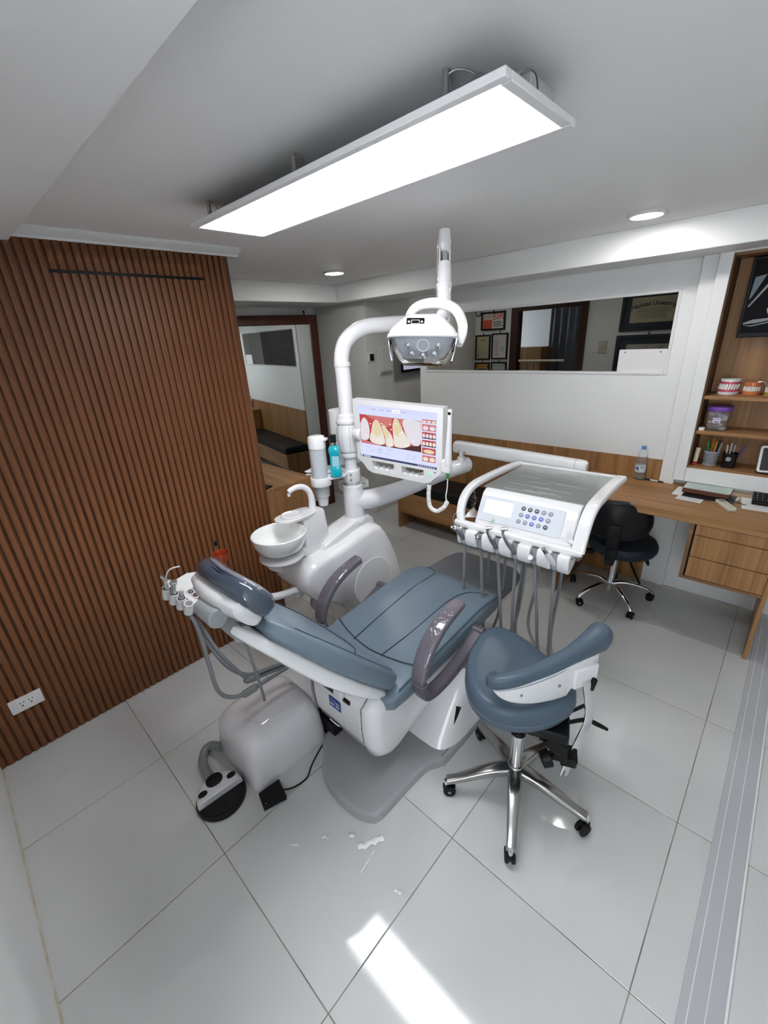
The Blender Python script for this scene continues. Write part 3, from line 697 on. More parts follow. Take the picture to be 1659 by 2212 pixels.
# ================================================================== SPITTOON UNIT, LEFT OF THE CHAIR
PX, PY = .05, 1.87
t = thing('spittoon_unit', 'glossy white dental unit body with spittoon bowl and cup filler beside the chair', 'dental unit', (.0, 1.8, 0))
# body: side outline (y,z) swept across x with rounded flanks
side = [(1.395, .56), (1.40, .635), (1.43, .675), (1.50, .690), (1.60, .700), (1.70, .715), (1.80, .738), (1.90, .750), (1.96, .735), (2.00, .69), (2.045, .60), (2.085, .50), (2.115, .38), (2.14, .24), (2.15, .08), (2.14, .0), (1.78, .0), (1.74, .10), (1.70, .24), (1.62, .36), (1.52, .43), (1.44, .48)]
cyb, czb = 1.80, .42
rings = []
for x, s_ in ((-.145, .80), (-.135, .90), (-.115, .95), (-.08, .985), (-.03, 1.0), (.08, 1.0), (.125, .985), (.150, .955), (.163, .915), (.168, .86)):
    rings.append([V((x, cyb+(y-cyb)*(.6+.4*s_) if z > .02 else cyb+(y-cyb)*s_, max(0, czb+(z-czb)*s_) if z > .02 else 0)) for y, z in side])
obj('body', MB().loft(rings), 'white_gloss', t, ang=50)
# raised spine under the post
st = []
for y, z, hw, ht in ((1.58, .690, .050, .016), (1.60, .705, .058, .030), (1.66, .722, .062, .038), (1.76, .748, .064, .042), (1.86, .770, .066, .042), (1.93, .768, .066, .04), (1.965, .752, .056, .03)):
    st.append(((.045, y, z-.012), (1, 0, 0), (0, -.15, 1), hw, ht, 5))
obj('spine_cover', MB().sections(st, 32), 'white_pl', t)
obj('round_cover', MB().lathe([(.001, .004), (.145, .004), (.15, .0)], (.166, 1.86, .40), 40, basis((0, 1, 0), (0, 0, 1), (1, 0, 0))), 'white_pl', t)
obj('back_blister', MB().sections([((.10, 1.93, .70), (1, 0, 0), (0, -.3, 1), .05, .03, 3), ((.105, 1.99, .67), (1, 0, 0), (0, -.3, 1), .045, .045, 3), ((.11, 2.03, .62), (1, 0, 0), (0, -.3, 1), .03, .03, 3)], 24), 'white_gloss', t)
# cuspidor tower
tw = []
for z, x, y, hw, hy in ((.640, .02, 1.575, .050, .088), (.66, .02, 1.575, .052, .090), (.80, .015, 1.582, .048, .080), (.895, .01, 1.588, .044, .070), (.905, .01, 1.588, .040, .066)):
    tw.append(((x, y, z), (1, 0, 0), (0, 1, 0), hw, hy, 6))
obj('tower', MB().sections(tw, 36), 'white_pl', t)
# cup tray on top of the tower, leaning over the bowl
ct = obj('cup_tray', MB().sections([((.0, 1.50, .893), (1, 0, 0), (0, 1, 0), .060, .108, 3.0), ((.0, 1.50, .912), (1, 0, 0), (0, 1, 0), .066, .115, 3.0)], 36), 'white_gloss', t, .004)
obj('cup_recess', MB().lathe([(.036, .001), (.054, .001), (.056, .008), (.050, .011), (.044, .004)], (.0, 1.475, .911), 30), 'white_gloss', ct)
obj('drain', MB().cyl((.0, 1.475, .9115), (.0, 1.475, .9135), .012, n=16), 'lgrey', ct)
# cup filler faucet
fc = obj('cup_filler', MB().tube([(.01, 1.605, .905), (.01, 1.607, .965), (.006, 1.600, 1.01), (.0, 1.575, 1.040), (-.006, 1.540, 1.050), (-.012, 1.505, 1.044), (-.015, 1.488, 1.035)], [.0215, .018, .016, .0155, .015, .014, .0135], 16), 'white_gloss', t)
obj('nozzle', MB().cyl((-.015, 1.490, 1.030), (-.015, 1.487, 1.012), .0095, .0075, n=14), 'white_pl', fc)
obj('collar', MB().cyl((.01, 1.605, .904), (.01, 1.605, .915), .027, n=20), 'white_gloss', fc)
# bowl flush spout
obj('flush_spout', MB().tube([(.015, 1.487, .875), (.02, 1.470, .880), (.022, 1.455, .872), (.022, 1.450, .850)], .004, 8), 'chrome', t)
# ceramic bowl
BX, BY, BZ = .035, 1.365, .865
bo = obj('bowl', MB().lathe([(.05, -.105), (.085, -.098), (.115, -.075), (.131, -.04), (.137, -.005), (.137, .0), (.133, .003), (.128, -.002), (.122, -.035), (.103, -.068), (.07, -.088), (.02, -.094), (.001, -.094)], (BX, BY, BZ), 44), 'ceramic', t)
obj('strainer', MB().lathe([(.018, 0), (.018, .003), (.001, .003)], (BX, BY, BZ-.094), 16), 'chrome', bo)
obj('bowl_tray', MB().lathe([(.001, -.165), (.04, -.165), (.075, -.150), (.108, -.136), (.114, -.128), (.112, -.120), (.06, -.112), (.001, -.110)], (BX, BY, BZ), 40), 'white_gloss', t)
obj('tray_bracket', MB().sections([((BX, BY+.05, BZ-.135), (1, 0, 0), (0, 0, 1), .05, .018, 4), ((.02, 1.53, .70), (1, 0, 0), (0, 0, 1), .045, .03, 4)], 24), 'white_pl', t)
# drain elbow below the bowl
obj('drain_pipe', MB().tube([(BX-.10, BY-.02, .70), (BX-.12, BY, .64), (BX-.10, BY+.05, .60), (BX-.04, BY+.08, .58), (-.02, 1.46, .50), (-.03, 1.47, .42)], .026, 14), 'white_pl', t)
obj('foot_knob', MB().ball((.12, 1.50, .42), .055, 18), 'lgrey', t)
# post
po = obj('post', MB().cyl((PX, PY, .775), (PX, PY, 1.36), .0345, n=28), 'pale_tube', t)
obj('post_flange', MB().lathe([(.050, 0), (.068, 0), (.070, .012), (.062, .030), (.050, .032)], (PX, PY, .765), 32), 'white_gloss', po)
obj('post_sleeve', MB().lathe([(.0585, 0), (.0585, .155), (.0575, .157), (.0575, .172), (.055, .190), (.040, .196)], (PX, PY, .79), 32), 'pale_tube', po)
obj('barrel_joint', MB().lathe([(.036, 1.145), (.046, 1.147), (.050, 1.165), (.046, 1.175), (.056, 1.182), (.063, 1.24), (.062, 1.29), (.055, 1.325), (.060, 1.332), (.060, 1.345), (.054, 1.352), (.052, 1.372), (.042, 1.380), (.036, 1.381)], (PX, PY, 0), 36), 'white_pl', po)
for k in range(10):
    a = 2*math.pi*k/10
    obj('rib_line', MB().tube([(PX+r_*math.cos(a), PY+r_*math.sin(a), z) for r_, z in ((.0565, 1.185), (.0628, 1.235), (.0622, 1.285), (.0555, 1.322))], .0011, 4), 'lgrey', po)
# shelf clamp with cup holder ring
sh = obj('shelf_clamp', MB().lathe([(.036, 0), (.049, 0), (.050, .004), (.050, .066), (.047, .07), (.036, .07)], (PX, PY, 1.005), 28), 'white_pl', t)
for z in (1.025, 1.055):
    obj('clamp_screw', MB().cyl((PX+.035, PY-.038, z), (PX+.038, PY-.042, z), .006, n=10), 'mgrey', sh)
SX, SY = .000, 1.690                                  # cup dispenser axis
obj('shelf_plate', MB().prism([(PX+.01, PY-.03), (PX+.03, 1.80), (.065, 1.745), (.052, 1.70), (.04, 1.665), (-.04, 1.655), (-.065, 1.70), (-.06, 1.79), (-.03, PY+.02)], 2, 1.050, 1.066), 'white_pl', sh, .004)
obj('cup_ring', MB().lathe([(.046, 0), (.055, 0), (.056, .003), (.056, .042), (.054, .045), (.046, .045)], (SX, SY, 1.022), 32), 'white_pl', sh)

# cup dispenser and the cup sticking out of it
t = thing('cup_dispenser', 'translucent tube cup dispenser with a white lid held in the ring on the unit post', 'cup dispenser', (SX, SY, 1.02))
obj('tube', MB().lathe([(.044, 0), (.0445, .245), (.043, .246), (.0425, .0)], (SX, SY, 1.022), 32), 'frost', t)
obj('lid', MB().lathe([(.046, 0), (.0465, .045), (.043, .060), (.030, .066), (.001, .067)], (SX, SY, 1.225), 32), 'white_gloss', t)
obj('lid_lip', MB().obox((SX+.042, SY+.02, 1.272), (.03, .03, .014), rotz(25)), 'white_gloss', t, .004)
obj('outlet', MB().cyl((SX, SY, 1.022), (SX, SY, .955), .0445, .040, n=28), 'clear', t)
def cup(z, label):
    c = thing('paper_cup', label, 'cup', (SX, SY, z-.075), 'cups stacked in the dispenser')
    obj('cup_wall', MB().lathe([(.026, -.075), (.036, 0), (.038, .001), (.038, -.003), (.0355, -.004), (.0255, -.073), (.001, -.073), (.001, -.075)], (SX, SY, z), 24), mat('cup_plastic', (.70, .71, .73), .25), c)
    return c
c0 = cup(.980, 'lowest translucent cup, hanging out below the dispenser ring')
for k in range(1, 12):
    c = copy_tree(c0); c.location.z += .0165*k
    c['label'] = 'stacked cup inside the translucent dispenser tube'

# mouthwash bottle on the shelf plate
bx, by, bz = .070, 1.745, 1.066
t = thing('mouthwash_bottle', 'bright turquoise mouthwash bottle with a black cap on the unit shelf', 'bottle', (bx, by, bz))
Rb = rotz(40)
def bsecs(l): return [((bx, by, bz+z), Rb@V((1, 0, 0)), Rb@V((0, 1, 0)), hw, hd, 4) for z, hw, hd in l]
obj('liquid', MB().sections(bsecs([(0, .026, .017), (.006, .030, .020), (.05, .030, .020), (.058, .026, .018), (.125, .026, .018), (.133, .030, .020), (.155, .030, .020), (.170, .020, .016)]), 24), mat('turquoise_liquid', (.0, .40, .50), .12, coat=.8), t)
obj('neck', MB().cyl((bx, by, bz+.165), (bx, by, bz+.190), .015, .013, n=18), 'clear', t)
obj('cap', MB().cyl((bx, by, bz+.186), (bx, by, bz+.226), .0165, n=20), 'black', t, .002)
obj('label', MB().obox((bx, by, bz+.088)+(Rb@V((.004, -.0185, 0))) if False else V((bx, by, bz+.088))+Rb@V((.006, -.0188, 0)), (.036, .001, .055), Rb), mat('bottle_label', (.30, .58, .66), .4), t)
# paper napkins and towel roll
for k, (dx, dz, a) in enumerate(((0, 0, 0), (.006, .007, 8), (-.004, .014, -6), (.004, .021, 12))):
    o = obj('paper_napkin', MB().oprism(rrect(.15, .13, .006), V((-.045+dx, 1.745, 1.067+dz)), rotz(20+a)@V((1, 0, 0)), rotz(20+a)@V((0, 1, 0)), V((.05, -.03, 1)), 0, .005), 'paper', None, loc=(-.045+dx, 1.745, 1.067+dz))
    tag(o, ('white napkin at the bottom of the pile', 'white napkin second from the bottom of the pile', 'white napkin third from the bottom of the pile', 'white napkin on top of the pile')[k]+' behind the cup dispenser', 'napkin', 'napkins piled on the unit shelf')
tx, ty = -.075, 1.955
t = thing('paper_towel_roll', 'white embossed paper towel roll standing behind the unit post', 'paper towel', (tx, ty, 1.066))
obj('roll', MB().lathe([(.020, 0), (.083, 0), (.083, .30), (.020, .30), (.018, .299)], (tx, ty, 1.08), 36), bumpy(mat('towel_paper', (.82, .83, .83), .85), 70, .5, .003), t)
obj('core', MB().cyl((tx, ty, 1.066), (tx, ty, 1.36), .018, n=16), 'lgrey', t)
obj('holder_plate', MB().cyl((tx, ty, 1.060), (tx, ty, 1.080), .050, n=28), 'white_pl', t)
# drawer-like white box below the shelf
t = thing('handpiece_box', 'flat white box with a dark slot under the unit shelf', 'box', (.01, 1.90, .98))
obj('body', MB().obox((-.01, 1.93, .955), (.09, .16, .05), rotz(-18)), 'white_pl', t, .006)
obj('slot', MB().obox(V((-.01, 1.93, .962))+rotz(-18)@V((.045, 0, 0)), (.002, .11, .003), rotz(-18)), 'black', t)

# ================================================================== OPERATING LAMP
t = thing('operating_lamp', 'white dental operating lamp on a bent tube arm, clear film over its lens', 'lamp', (PX, PY, 1.36))
obj('post_tube', MB().tube([(PX, PY, 1.36), (PX, PY, 1.55), (PX, PY, 1.66), (PX+.012, PY+.035, 1.74), (PX+.045, PY+.12, 1.79), (PX+.09, PY+.22, 1.80), (PX+.16, PY+.38, 1.803), (PX+.24, PY+.53, 1.806)], .039, 24, 8), 'white_gloss', t)
obj('tube_ring', MB().cyl((PX, PY, 1.615), (PX, PY, 1.635), .0425, n=28), 'white_gloss', t, .002)
AE = V((PX+.24, PY+.53, 1.806))
obj('elbow', MB().cyl(AE-V((0, 0, .06)), AE+V((0, 0, .06)), .042, n=24), 'white_gloss', t, .006)
# spring arm rising to the knuckle and coming down to the yoke
K = V((.545, 2.062, 2.105)); YT = V((.60, 1.985, 1.872))
obj('spring_arm', MB().tube([AE+V((0, 0, .05)), AE+V((.02, -.03, .09)), AE+V((.10, -.14, .18)), K+V((-.07, .09, -.045)), K+V((-.03, .04, .0))], [.036, .036, .033, .030, .028], 20), 'white_gloss', t)
d = (YT-K).normalized()
side_ = V((.72, .69, 0)); fwd = d.cross(side_).normalized()
obj('knuckle', MB().sections([(K+V((0, 0, .035)), side_, fwd, .014, .014, 2.5), (K+V((0, 0, .028)), side_, fwd, .023, .024, 3), (K-V((0, 0, .01)), side_, fwd, .027, .026, 3), (K-V((0, 0, .045)), side_, fwd, .025, .023, 3), (K-V((0, 0, .058)), side_, fwd, .018, .016, 3)], 24), 'white_gloss', t)
obj('chrome_neck', MB().cyl(K-V((0, 0, .03))-fwd*.004, K+d*.125-fwd*.004, .017, n=18), 'chrome', t)
obj('neck_cheek', MB().obox(K+d*.075-fwd*.0+side_*.021, (.007, .030, .075), basis(side_, fwd, -d)), 'white_pl', t, .002)
obj('neck_cheek', MB().obox(K+d*.075+side_*-.021, (.007, .030, .075), basis(side_, fwd, -d)), 'white_pl', t, .002)
st = K+d*.10
obj('arm_sleeve', MB().tube([st, st+d*.035, st+d*.075, YT+V((-.004, .004, .02)), YT+V((-.010, .010, -.04)), YT+V((-.05, .02, -.085))], [.027, .029, .0285, .029, .030, .025], 22), 'white_gloss', t)
obj('sleeve_ring', MB().cyl(K+d*.185, K+d*.200, .0325, n=26), 'white_gloss', t, .003)
# lamp head frame: right (hr), forward/down tilt
HC = V((.605, 1.83, 1.735))
hr = V((.80, .60, -.06)).normalized(); hz = V((-.13, .16, .97)); hz = (hz-hr*hz.dot(hr)).normalized(); hf = hz.cross(hr)   # hf points away from the viewer
def HP(a, b, c): return HC+hr*a+hf*b+hz*c
head = []
for c_, hw, hd, off in ((.086, .056, .030, .034), (.082, .074, .046, .030), (.058, .094, .062, .018), (.022, .126, .084, .003), (-.004, .142, .092, 0), (-.014, .144, .094, 0), (-.018, .140, .090, 0)):
    head.append((HP(0, off, c_), hr, hf, hw, hd, 4))
hd_ = obj('head_housing', MB().sections(head, 44), 'white_gloss', t)
tch = obj('control_panel', MB().oprism(rrect(.070, .046, .003), HP(-.030, -.0655, .036), hr, (hf*.50+hz*.86).normalized(), (hf*-.86+hz*.50).normalized(), .0, .0025), 'black', hd_)
pe = (hf*.50+hz*.86).normalized(); pn = (hf*-.86+hz*.50).normalized()
for dx, dy, w_, h_ in ((0, .012, .030, .0016), (0, -.006, .030, .0016), (-.015, .003, .0016, .018), (.015, .003, .0016, .018)):
    obj('icon', MB().obox(HP(-.030+dx, -.0655, .036)+pe*dy+pn*.0027, (w_, h_, .0006), basis(hr, pe, pn)), 'white_pl', tch)
for i in range(9):
    obj('icon', MB().obox(HP(-.030-.022+.0055*i, -.0655, .036)+pe*-.0145+pn*.0027, (.003, .003, .0006), basis(hr, pe, pn)), 'white_pl', tch)
for dx in (-.025, .025):
    obj('icon', MB().cyl(HP(-.030+dx, -.0655, .036)+pe*.004+pn*.0025, HP(-.030+dx, -.0655, .036)+pe*.004+pn*.0033, .0045, n=14), 'white_pl', tch)
# lens bowl below the housing, tipped towards the viewer
lens = []
for c_, hw, hd, off in ((-.016, .138, .088, 0), (-.055, .122, .074, .010), (-.090, .100, .054, .026), (-.104, .085, .042, .033)):
    lens.append((HP(.004, off, c_), hr, hf, hw, hd, 3.6))
obj('reflector', MB().sections([(HP(.004, 0, -.018), hr, hf, .130, .080, 4), (HP(.004, .010, -.055), hr, hf, .112, .064, 4), (HP(.004, .024, -.086), hr, hf, .090, .046, 4), (HP(.004, .026, -.090), hr, hf, .08, .040, 4)], 36), mat('reflector_grey', (.34, .35, .38), .12, coat=.8), t)
ln = (hf*-.86-hz*.5).normalized(); lu = ln.cross(hr); Rl = basis(hr, lu, hr.cross(lu))
if (Rl@V((0, 0, 1))).dot(ln) < 0: Rl = basis(hr, -lu, ln)
for (a, c_) in ((-.060, -.046), (.060, -.046), (-.045, -.074), (.0, -.080), (.045, -.074)):
    obj('led', MB().lathe([(.013, 0), (.012, .004), (.006, .008), (.001, .009)], HP(.004+a, -.080-(c_+.018)*.62, c_), 16, Rl), 'chrome', t)
obj('centre_ring', MB().tube([HP(.004, -.0625, -.046)+ln*.001+Rl@V((.023*math.cos(a), .023*math.sin(a), 0)) for a in [k*math.pi/14 for k in range(29)]], .0012, 6, smooth=False), 'white_pl', t)
obj('lens_cover', MB().sections(lens, 44), 'clear', t)
for s in (-1, 1):
    obj('side_blade', MB().sections([(HP(s*.135, -.01, -.020), hf, hz.cross(hf), .060, .004, 5), (HP(s*.128, -.03, -.065), hf, hz.cross(hf), .045, .004, 5), (HP(s*.118, -.045, -.105), hf, hz.cross(hf), .022, .004, 5)], 20), 'chrome', t)
# yoke handle
yk = []
for a, c_, b in ((-.06, .06, .075), (-.062, .10, .085), (-.035, .135, .09), (.015, .150, .09), (.070, .148, .085), (.125, .125, .075), (.155, .075, .055), (.160, .020, .03), (.146, -.030, .005)):
    yk.append(HP(a, b, c_))
obj('yoke', MB().tube(yk, [.014, .018, .020, .022, .022, .021, .021, .021, .018], 16, 6, flat=.75), 'white_gloss', t)

# ================================================================== MONITOR
ma_ = math.radians(9)
mr = V((math.cos(ma_), math.sin(ma_), 0)); mz = V((.06, -.055, 1)).normalized(); mr = (mr-mz*mr.dot(mz)).normalized(); mn = mr.cross(mz); mr = mr*.945   # mn towards the viewer
MC = V((.395, 1.872, 1.293))
def MP(a, c_, n_=0): return MC+mr*a+mz*c_+mn*n_
RM = basis(mr, mz, mn)
t = thing('dental_monitor', 'white framed monitor with two grip handles showing a close-up of teeth', 'monitor', tuple(MP(0, -.2)))
mw_, mh0, mh1 = .265, .160, -.150
outer = [(-mw_, mh0), (mw_, mh0), (mw_, mh1), (.225, -.175), (.20, -.195), (-.175, -.195), (-.205, -.175), (-.235, -.15), (-mw_+.012, mh1+.02)]
def ring_poly(pts): return pts
# bezel built from strips so that screen opening and two grip slots stay open
bz = MB(); dp0, dp1 = -.045, .0
def strip(poly): bz.oprism(poly, MC, mr, mz, mn, dp0, dp1)
sx0, sx1, sz0, sz1 = -.238, .236, -.134, .136
strip([(-.268, .160), (-.266, sz1), (.266, sz1), (.266, .160)])
strip([(-.268, sz1+.0004), (-.262, sz0), (sx0, sz0), (sx0, sz1+.0004)])
strip([(sx1, sz1+.0004), (sx1, sz0), (.262, sz0), (.266, sz1+.0004)])
strip([(-.262, sz0), (-.262, -.148), (.262, -.148), (.262, sz0)])
strip([(-.262, -.148), (-.225, -.172), (-.195, -.205), (-.165, -.216), (-.160, -.148)])
strip([(.16, -.148), (.165, -.216), (.20, -.205), (.225, -.180), (.262, -.148)])
strip([(-.020, -.148), (-.020, -.216), (.026, -.216), (.026, -.148)])
for x0, x1 in ((-.163, -.020), (.026, .164)):
    wav = [(x1, -.216), (x0, -.216)]
    for i in range(25):
        u = i/24; wav.append((x0+(x1-x0)*u, -.188+.0035*math.sin(u*math.pi*8)))
    strip(wav)
obj('bezel', bz, 'white_pl', t)
obj('back_cover', MB().obox(MP(0, .0, -.034), (.50, .29, .02), RM), 'white_pl', t, .004)
E_ = lambda n, c, s=1.0: mat(n, (.02, .02, .02), .25, emit=c, estr=s)
scr = obj('screen', MB().obox(MP((sx0+sx1)/2, (sz0+sz1)/2, -.008), (sx1-sx0, sz1-sz0, .004), RM), E_('screen_pale', (.56, .60, .80), 1.0), t)
lay = [-.0055]
def flat(poly, m, name='screen_graphic', parent=scr):
    lay[0] += .00006
    return obj(name, MB().oprism(poly, MC, mr, mz, mn, lay[0]-.0003, lay[0]), m, parent)
def rect(x0, x1, z0, z1): return [(x0, z0), (x1, z0), (x1, z1), (x0, z1)]
gum = E_('gum_red', (.46, .05, .055), .9); gum2 = E_('gum_pink', (.56, .16, .16), .9); dark = E_('mouth_dark', (.045, .006, .010), 1)
tooth = E_('tooth_ivory', (.66, .62, .56), 1.0); tooth2 = E_('tooth_yellow', (.62, .53, .33), 1.0); toothw = E_('tooth_white', (.62, .59, .64), 1.0)
flat(rect(sx0, sx1, .112, sz1), E_('bar_blue', (.55, .58, .80), 1.0))
flat(rect(-.02, .022, .112, .128), E_('tab_white', (.88, .89, 1.0), 1.0))
for x in (-.135, -.085, -.042, .002, .045): flat(rect(x-.012, x+.012, .118, .121), E_('tab_text', (.36, .37, .52), .8))
px0, px1, pz0, pz1 = -.231, .145, -.062, .088
flat(rect(px0, px1, pz0, pz1), gum)
flat([(px0, pz0), (px1, pz0), (px1, -.02), (.05, -.052), (-.06, -.060), (px0, -.03)], dark)
flat([(px0, pz0), (px0, -.035), (-.20, -.045), (-.10, -.058), (-.10, pz0)], gum2)
flat([(-.19, .088), (-.02, .088), (-.03, .05), (-.07, .035), (-.12, .06), (-.15, .07)], gum2)
flat([(.0, .088), (.08, .088), (.05, .06), (.02, .03), (-.01, .06)], gum2)
def blob(pts, m): return flat([(q.x, q.y) for q in smooth_pts([V((a, b, 0)) for a, b in pts+pts[:1]], 4)[:-1]], m)
blob([(-.228, .04), (-.205, .072), (-.180, .055), (-.170, .01), (-.180, -.035), (-.21, -.045), (-.228, -.035)], toothw)
blob([(px1-.002, .085), (.045, .085), (.05, .03), (.08, -.02), (.11, -.035), (px1-.002, -.015)], toothw)
blob([(-.160, .0), (-.145, .05), (-.125, .068), (-.105, .055), (-.085, .01), (-.072, -.04), (-.095, -.056), (-.14, -.055), (-.168, -.043), (-.170, -.02)], tooth)
blob([(-.150, .0), (-.142, .045), (-.125, .066), (-.108, .053), (-.092, .01), (-.11, -.012), (-.135, -.012)], tooth2)
blob([(-.092, .04), (-.075, .048), (-.055, .025), (-.030, .0), (-.018, -.045), (-.04, -.060), (-.066, -.056), (-.07, -.02)], tooth)
blob([(-.090, .038), (-.075, .046), (-.057, .023), (-.042, .0), (-.06, -.02), (-.078, .0)], tooth2)
blob([(-.022, .05), (-.010, .084), (.010, .082), (.035, .04), (.060, .005), (.084, -.03), (.05, -.052), (.0, -.056), (-.016, -.04)], tooth)
blob([(-.018, .05), (-.008, .082), (.010, .080), (.030, .042), (.030, .01), (.0, .0), (-.014, .02)], tooth2)
glint = E_('glint', (1, 1, 1), 1.2)
for gx, gz in ((-.12, -.035), (-.10, -.042), (.02, .012), (.03, .02), (.06, -.04), (-.195, -.02), (.10, -.01), (-.035, -.045), (.0, .062), (-.16, .045), (-.09, .052), (-.035, .055), (-.03, .03)):
    flat([(gx+.005*math.cos(a), gz+.0022*math.sin(a)) for a in [k*math.pi/4 for k in range(8)]], glint)
for k, zc in enumerate((.092, .062, .025, -.013, -.050, -.088)):
    x0, x1 = .152, .228; h2 = .0155 if k else .008
    flat(rect(x0, x1, zc-h2, zc+h2), (gum2, gum2, gum, gum, gum, gum2)[k])
    if k in (2, 3):
        flat(rect(x0, x1, zc-h2, zc-h2+.007), dark)
    for q in range((3, 2, 4, 4, 1, 2)[k]):
        nq = (3, 2, 4, 4, 1, 2)[k]; cx_ = x0+(x1-x0)*(q+.5)/nq
        wq = (x1-x0)/nq*.42
        flat([(cx_+wq*math.cos(a), zc-.002+h2*.66*math.sin(a)) for a in [j*math.pi/5 for j in range(10)]], (tooth, toothw, toothw, tooth, tooth2, tooth)[k])
for z, cname, cc in ((-.080, 'bar_r', (.75, .12, .15)), (-.088, 'bar_g', (.2, .7, .3)), (-.097, 'bar_b', (.2, .35, .85))):
    flat(rect(-.118, -.094, z-.0012, z+.0012), E_(cname, cc, .9))
gt = E_('grey_text', (.45, .47, .60), .8)
for x0, x1, z in ((-.175, -.145, -.094), (-.07, -.045, -.099), (.06, .08, -.086), (.095, .118, -.086), (-.06, -.03, -.075), (-.2, -.17, -.076), (.06, .08, -.098), (.095, .115, -.098)):
    flat(rect(x0, x1, z-.001, z+.001), gt)
flat(rect(sx0, sx1, sz0, sz0+.011), E_('taskbar', (.02, .03, .11), 1))
for i in range(8):
    flat(rect(.125+.013*i, .132+.013*i, sz0+.003, sz0+.008), E_('tray_icon', (.6, .65, .8), .9) if i == 0 else bpy.data.materials['tray_icon'])
flat(rect(sx0+.022, sx0+.068, sz0+.002, sz0+.009), E_('task_open', (.45, .5, .62), .9)); flat(rect(sx0+.004, sx0+.012, sz0+.003, sz0+.009), glint)
obj('power_led', MB().cyl(MP(.200, -.158, -.001), MP(.200, -.158, .003), .006, n=16), mat('led_green', (.1, .5, .2), .3, emit=(.25, .9, .45), estr=.8), t)
obj('sensor', MB().cyl(MP(.226, -.150, -.001), MP(.226, -.150, .001), .0035, n=12), 'black', t)
obj('mount_arm', MB().cyl(V((PX, PY, 1.265)), MP(-.24, -.03, -.03), .026, .024, n=20).lathe([(.026, -.02), (.034, 0), (.036, .02), (.03, .03), (.001, .03)], MP(-.262, -.022, -.018), 22, basis(mz, mn, mr)), 'white_pl', t)

# intraoral camera in its holder on the right edge of the monitor
t = thing('intraoral_camera', 'slim white intraoral camera with a green tail clipped to the monitor edge', 'dental camera', tuple(MP(.29, -.12)))
obj('wand', MB().tube([MP(.300, -.095, .005), MP(.300, -.05, .005), MP(.302, .03, .005), (MP(.304, .115, .005))], [.017, .016, .0125, .0095], 16), 'white_pl', t)
obj('head', MB().sections([(MP(.304, .110, .005), mr, mn, .0095, .0085, 3), (MP(.304, .155, .005), mr, mn, .0095, .007, 3), (MP(.304, .160, .005), mr, mn, .007, .005, 3)], 18), 'white_pl', t)
obj('lens', MB().cyl(MP(.304, .143, .012), MP(.304, .143, .0135), .007, n=16), 'black', t)
obj('holder', MB().obox(MP(.290, -.105, .0), (.048, .062, .036), RM), 'white_pl', t, .006)
obj('green_tail', MB().cyl(MP(.300, -.125, .005), MP(.300, -.163, .005), .0115, .007, n=16), mat('green_plastic', (.03, .26, .06), .3), t)
cable = [MP(.300, -.160, .005), MP(.298, -.215, .005), MP(.292, -.26, .005), MP(.300, -.285, .006)]
obj('cable', MB().tube(cable, .003, 8), 'white_pl', t)
co = []; path = smooth_pts([MP(.300, -.285, .006), MP(.285, -.315, .01), MP(.245, -.345, .012), (MP(.205, -.330, .010)), MP(.190, -.275, .0), MP(.188, -.225, -.012)], 40)
tan = None; xx = None
for i, p in enumerate(path):
    t2 = (path[min(i+1, len(path)-1)]-path[max(i-1, 0)]).normalized()
    if xx is None: xx, yy, _ = frame_z(t2)
    else:
        q = tan.rotation_difference(t2); xx = q@xx; yy = q@yy
    tan = t2; a = i*1.35
    co.append(p+xx*(.0085*math.cos(a))+yy*(.0085*math.sin(a)))
obj('coiled_cable', MB().tube(co, .0034, 6, smooth=False), 'white_pl', t)

# ================================================================== DELIVERY ARM AND INSTRUMENT TRAY
t = thing('delivery_tray', 'white doctor table wrapped in clear film with keypad, grey top mat and holder row', 'instrument tray', (1.0, 2.2, .8))
A1 = [V((PX, PY, .885)), V((PX+.055, PY+.10, .880)), V((PX+.12, PY+.27, .895)), V((PX+.19, PY+.45, .93)), V((PX+.25, PY+.60, .957)), V((PX+.29, PY+.70, .968))]
obj('swing_arm', MB().tube(A1, [.060, .056, .052, .050, .049, .048], 26, 8), 'pale_tube', t)
E1 = A1[-1]; dE = (A1[-1]-A1[-2]).normalized()
obj('arm_end_cap', MB().sections([(E1-dE*.01, dE.cross(V((0, 0, 1))).normalized(), V((0, 0, 1)), .049, .049, 2), (E1+dE*.02, dE.cross(V((0, 0, 1))).normalized(), V((0, 0, 1)), .047, .047, 2), (E1+dE*.03, dE.cross(V((0, 0, 1))).normalized(), V((0, 0, 1)), .038, .038, 2)], 24), 'white_gloss', t)
pv = E1-dE*.03
obj('pivot', MB().cyl(pv+V((0, 0, .03)), pv+V((0, 0, .062)), .030, .024, n=22).cyl(pv+V((0, 0, .06)), pv+V((0, 0, .10)), .014, n=16), 'white_pl', t)
b0 = pv+V((-.06, .02, .118)); b1 = V((1.045, 2.61, 1.055))
dd = (b1-b0).normalized(); sd = dd.cross(V((0, 0, 1))).normalized(); ud = sd.cross(dd)
st = [(b0-dd*.0, sd, ud, .028, .030, 4), (b0+dd*.01, sd, ud, .034, .037, 4), (b1-dd*.02, sd, ud, .034, .037, 4), (b1, sd, ud, .032, .035, 4), (b1+dd*.012, sd, ud, .024, .026, 4)]
a2 = obj('balance_arm', MB().sections(st, 32), 'white_gloss', t)
for k in range(2): obj('screw', MB().cyl(b0+dd*(.05+.035*k)+sd*.033-ud*.020, b0+dd*(.05+.035*k)+sd*.036-ud*.020, .006, n=12), 'steel', a2)
obj('end_seam', MB().sections([(b1-dd*.045, sd, ud, .0345, .0375, 4), (b1-dd*.042, sd, ud, .0345, .0375, 4)], 32), 'lgrey', a2)
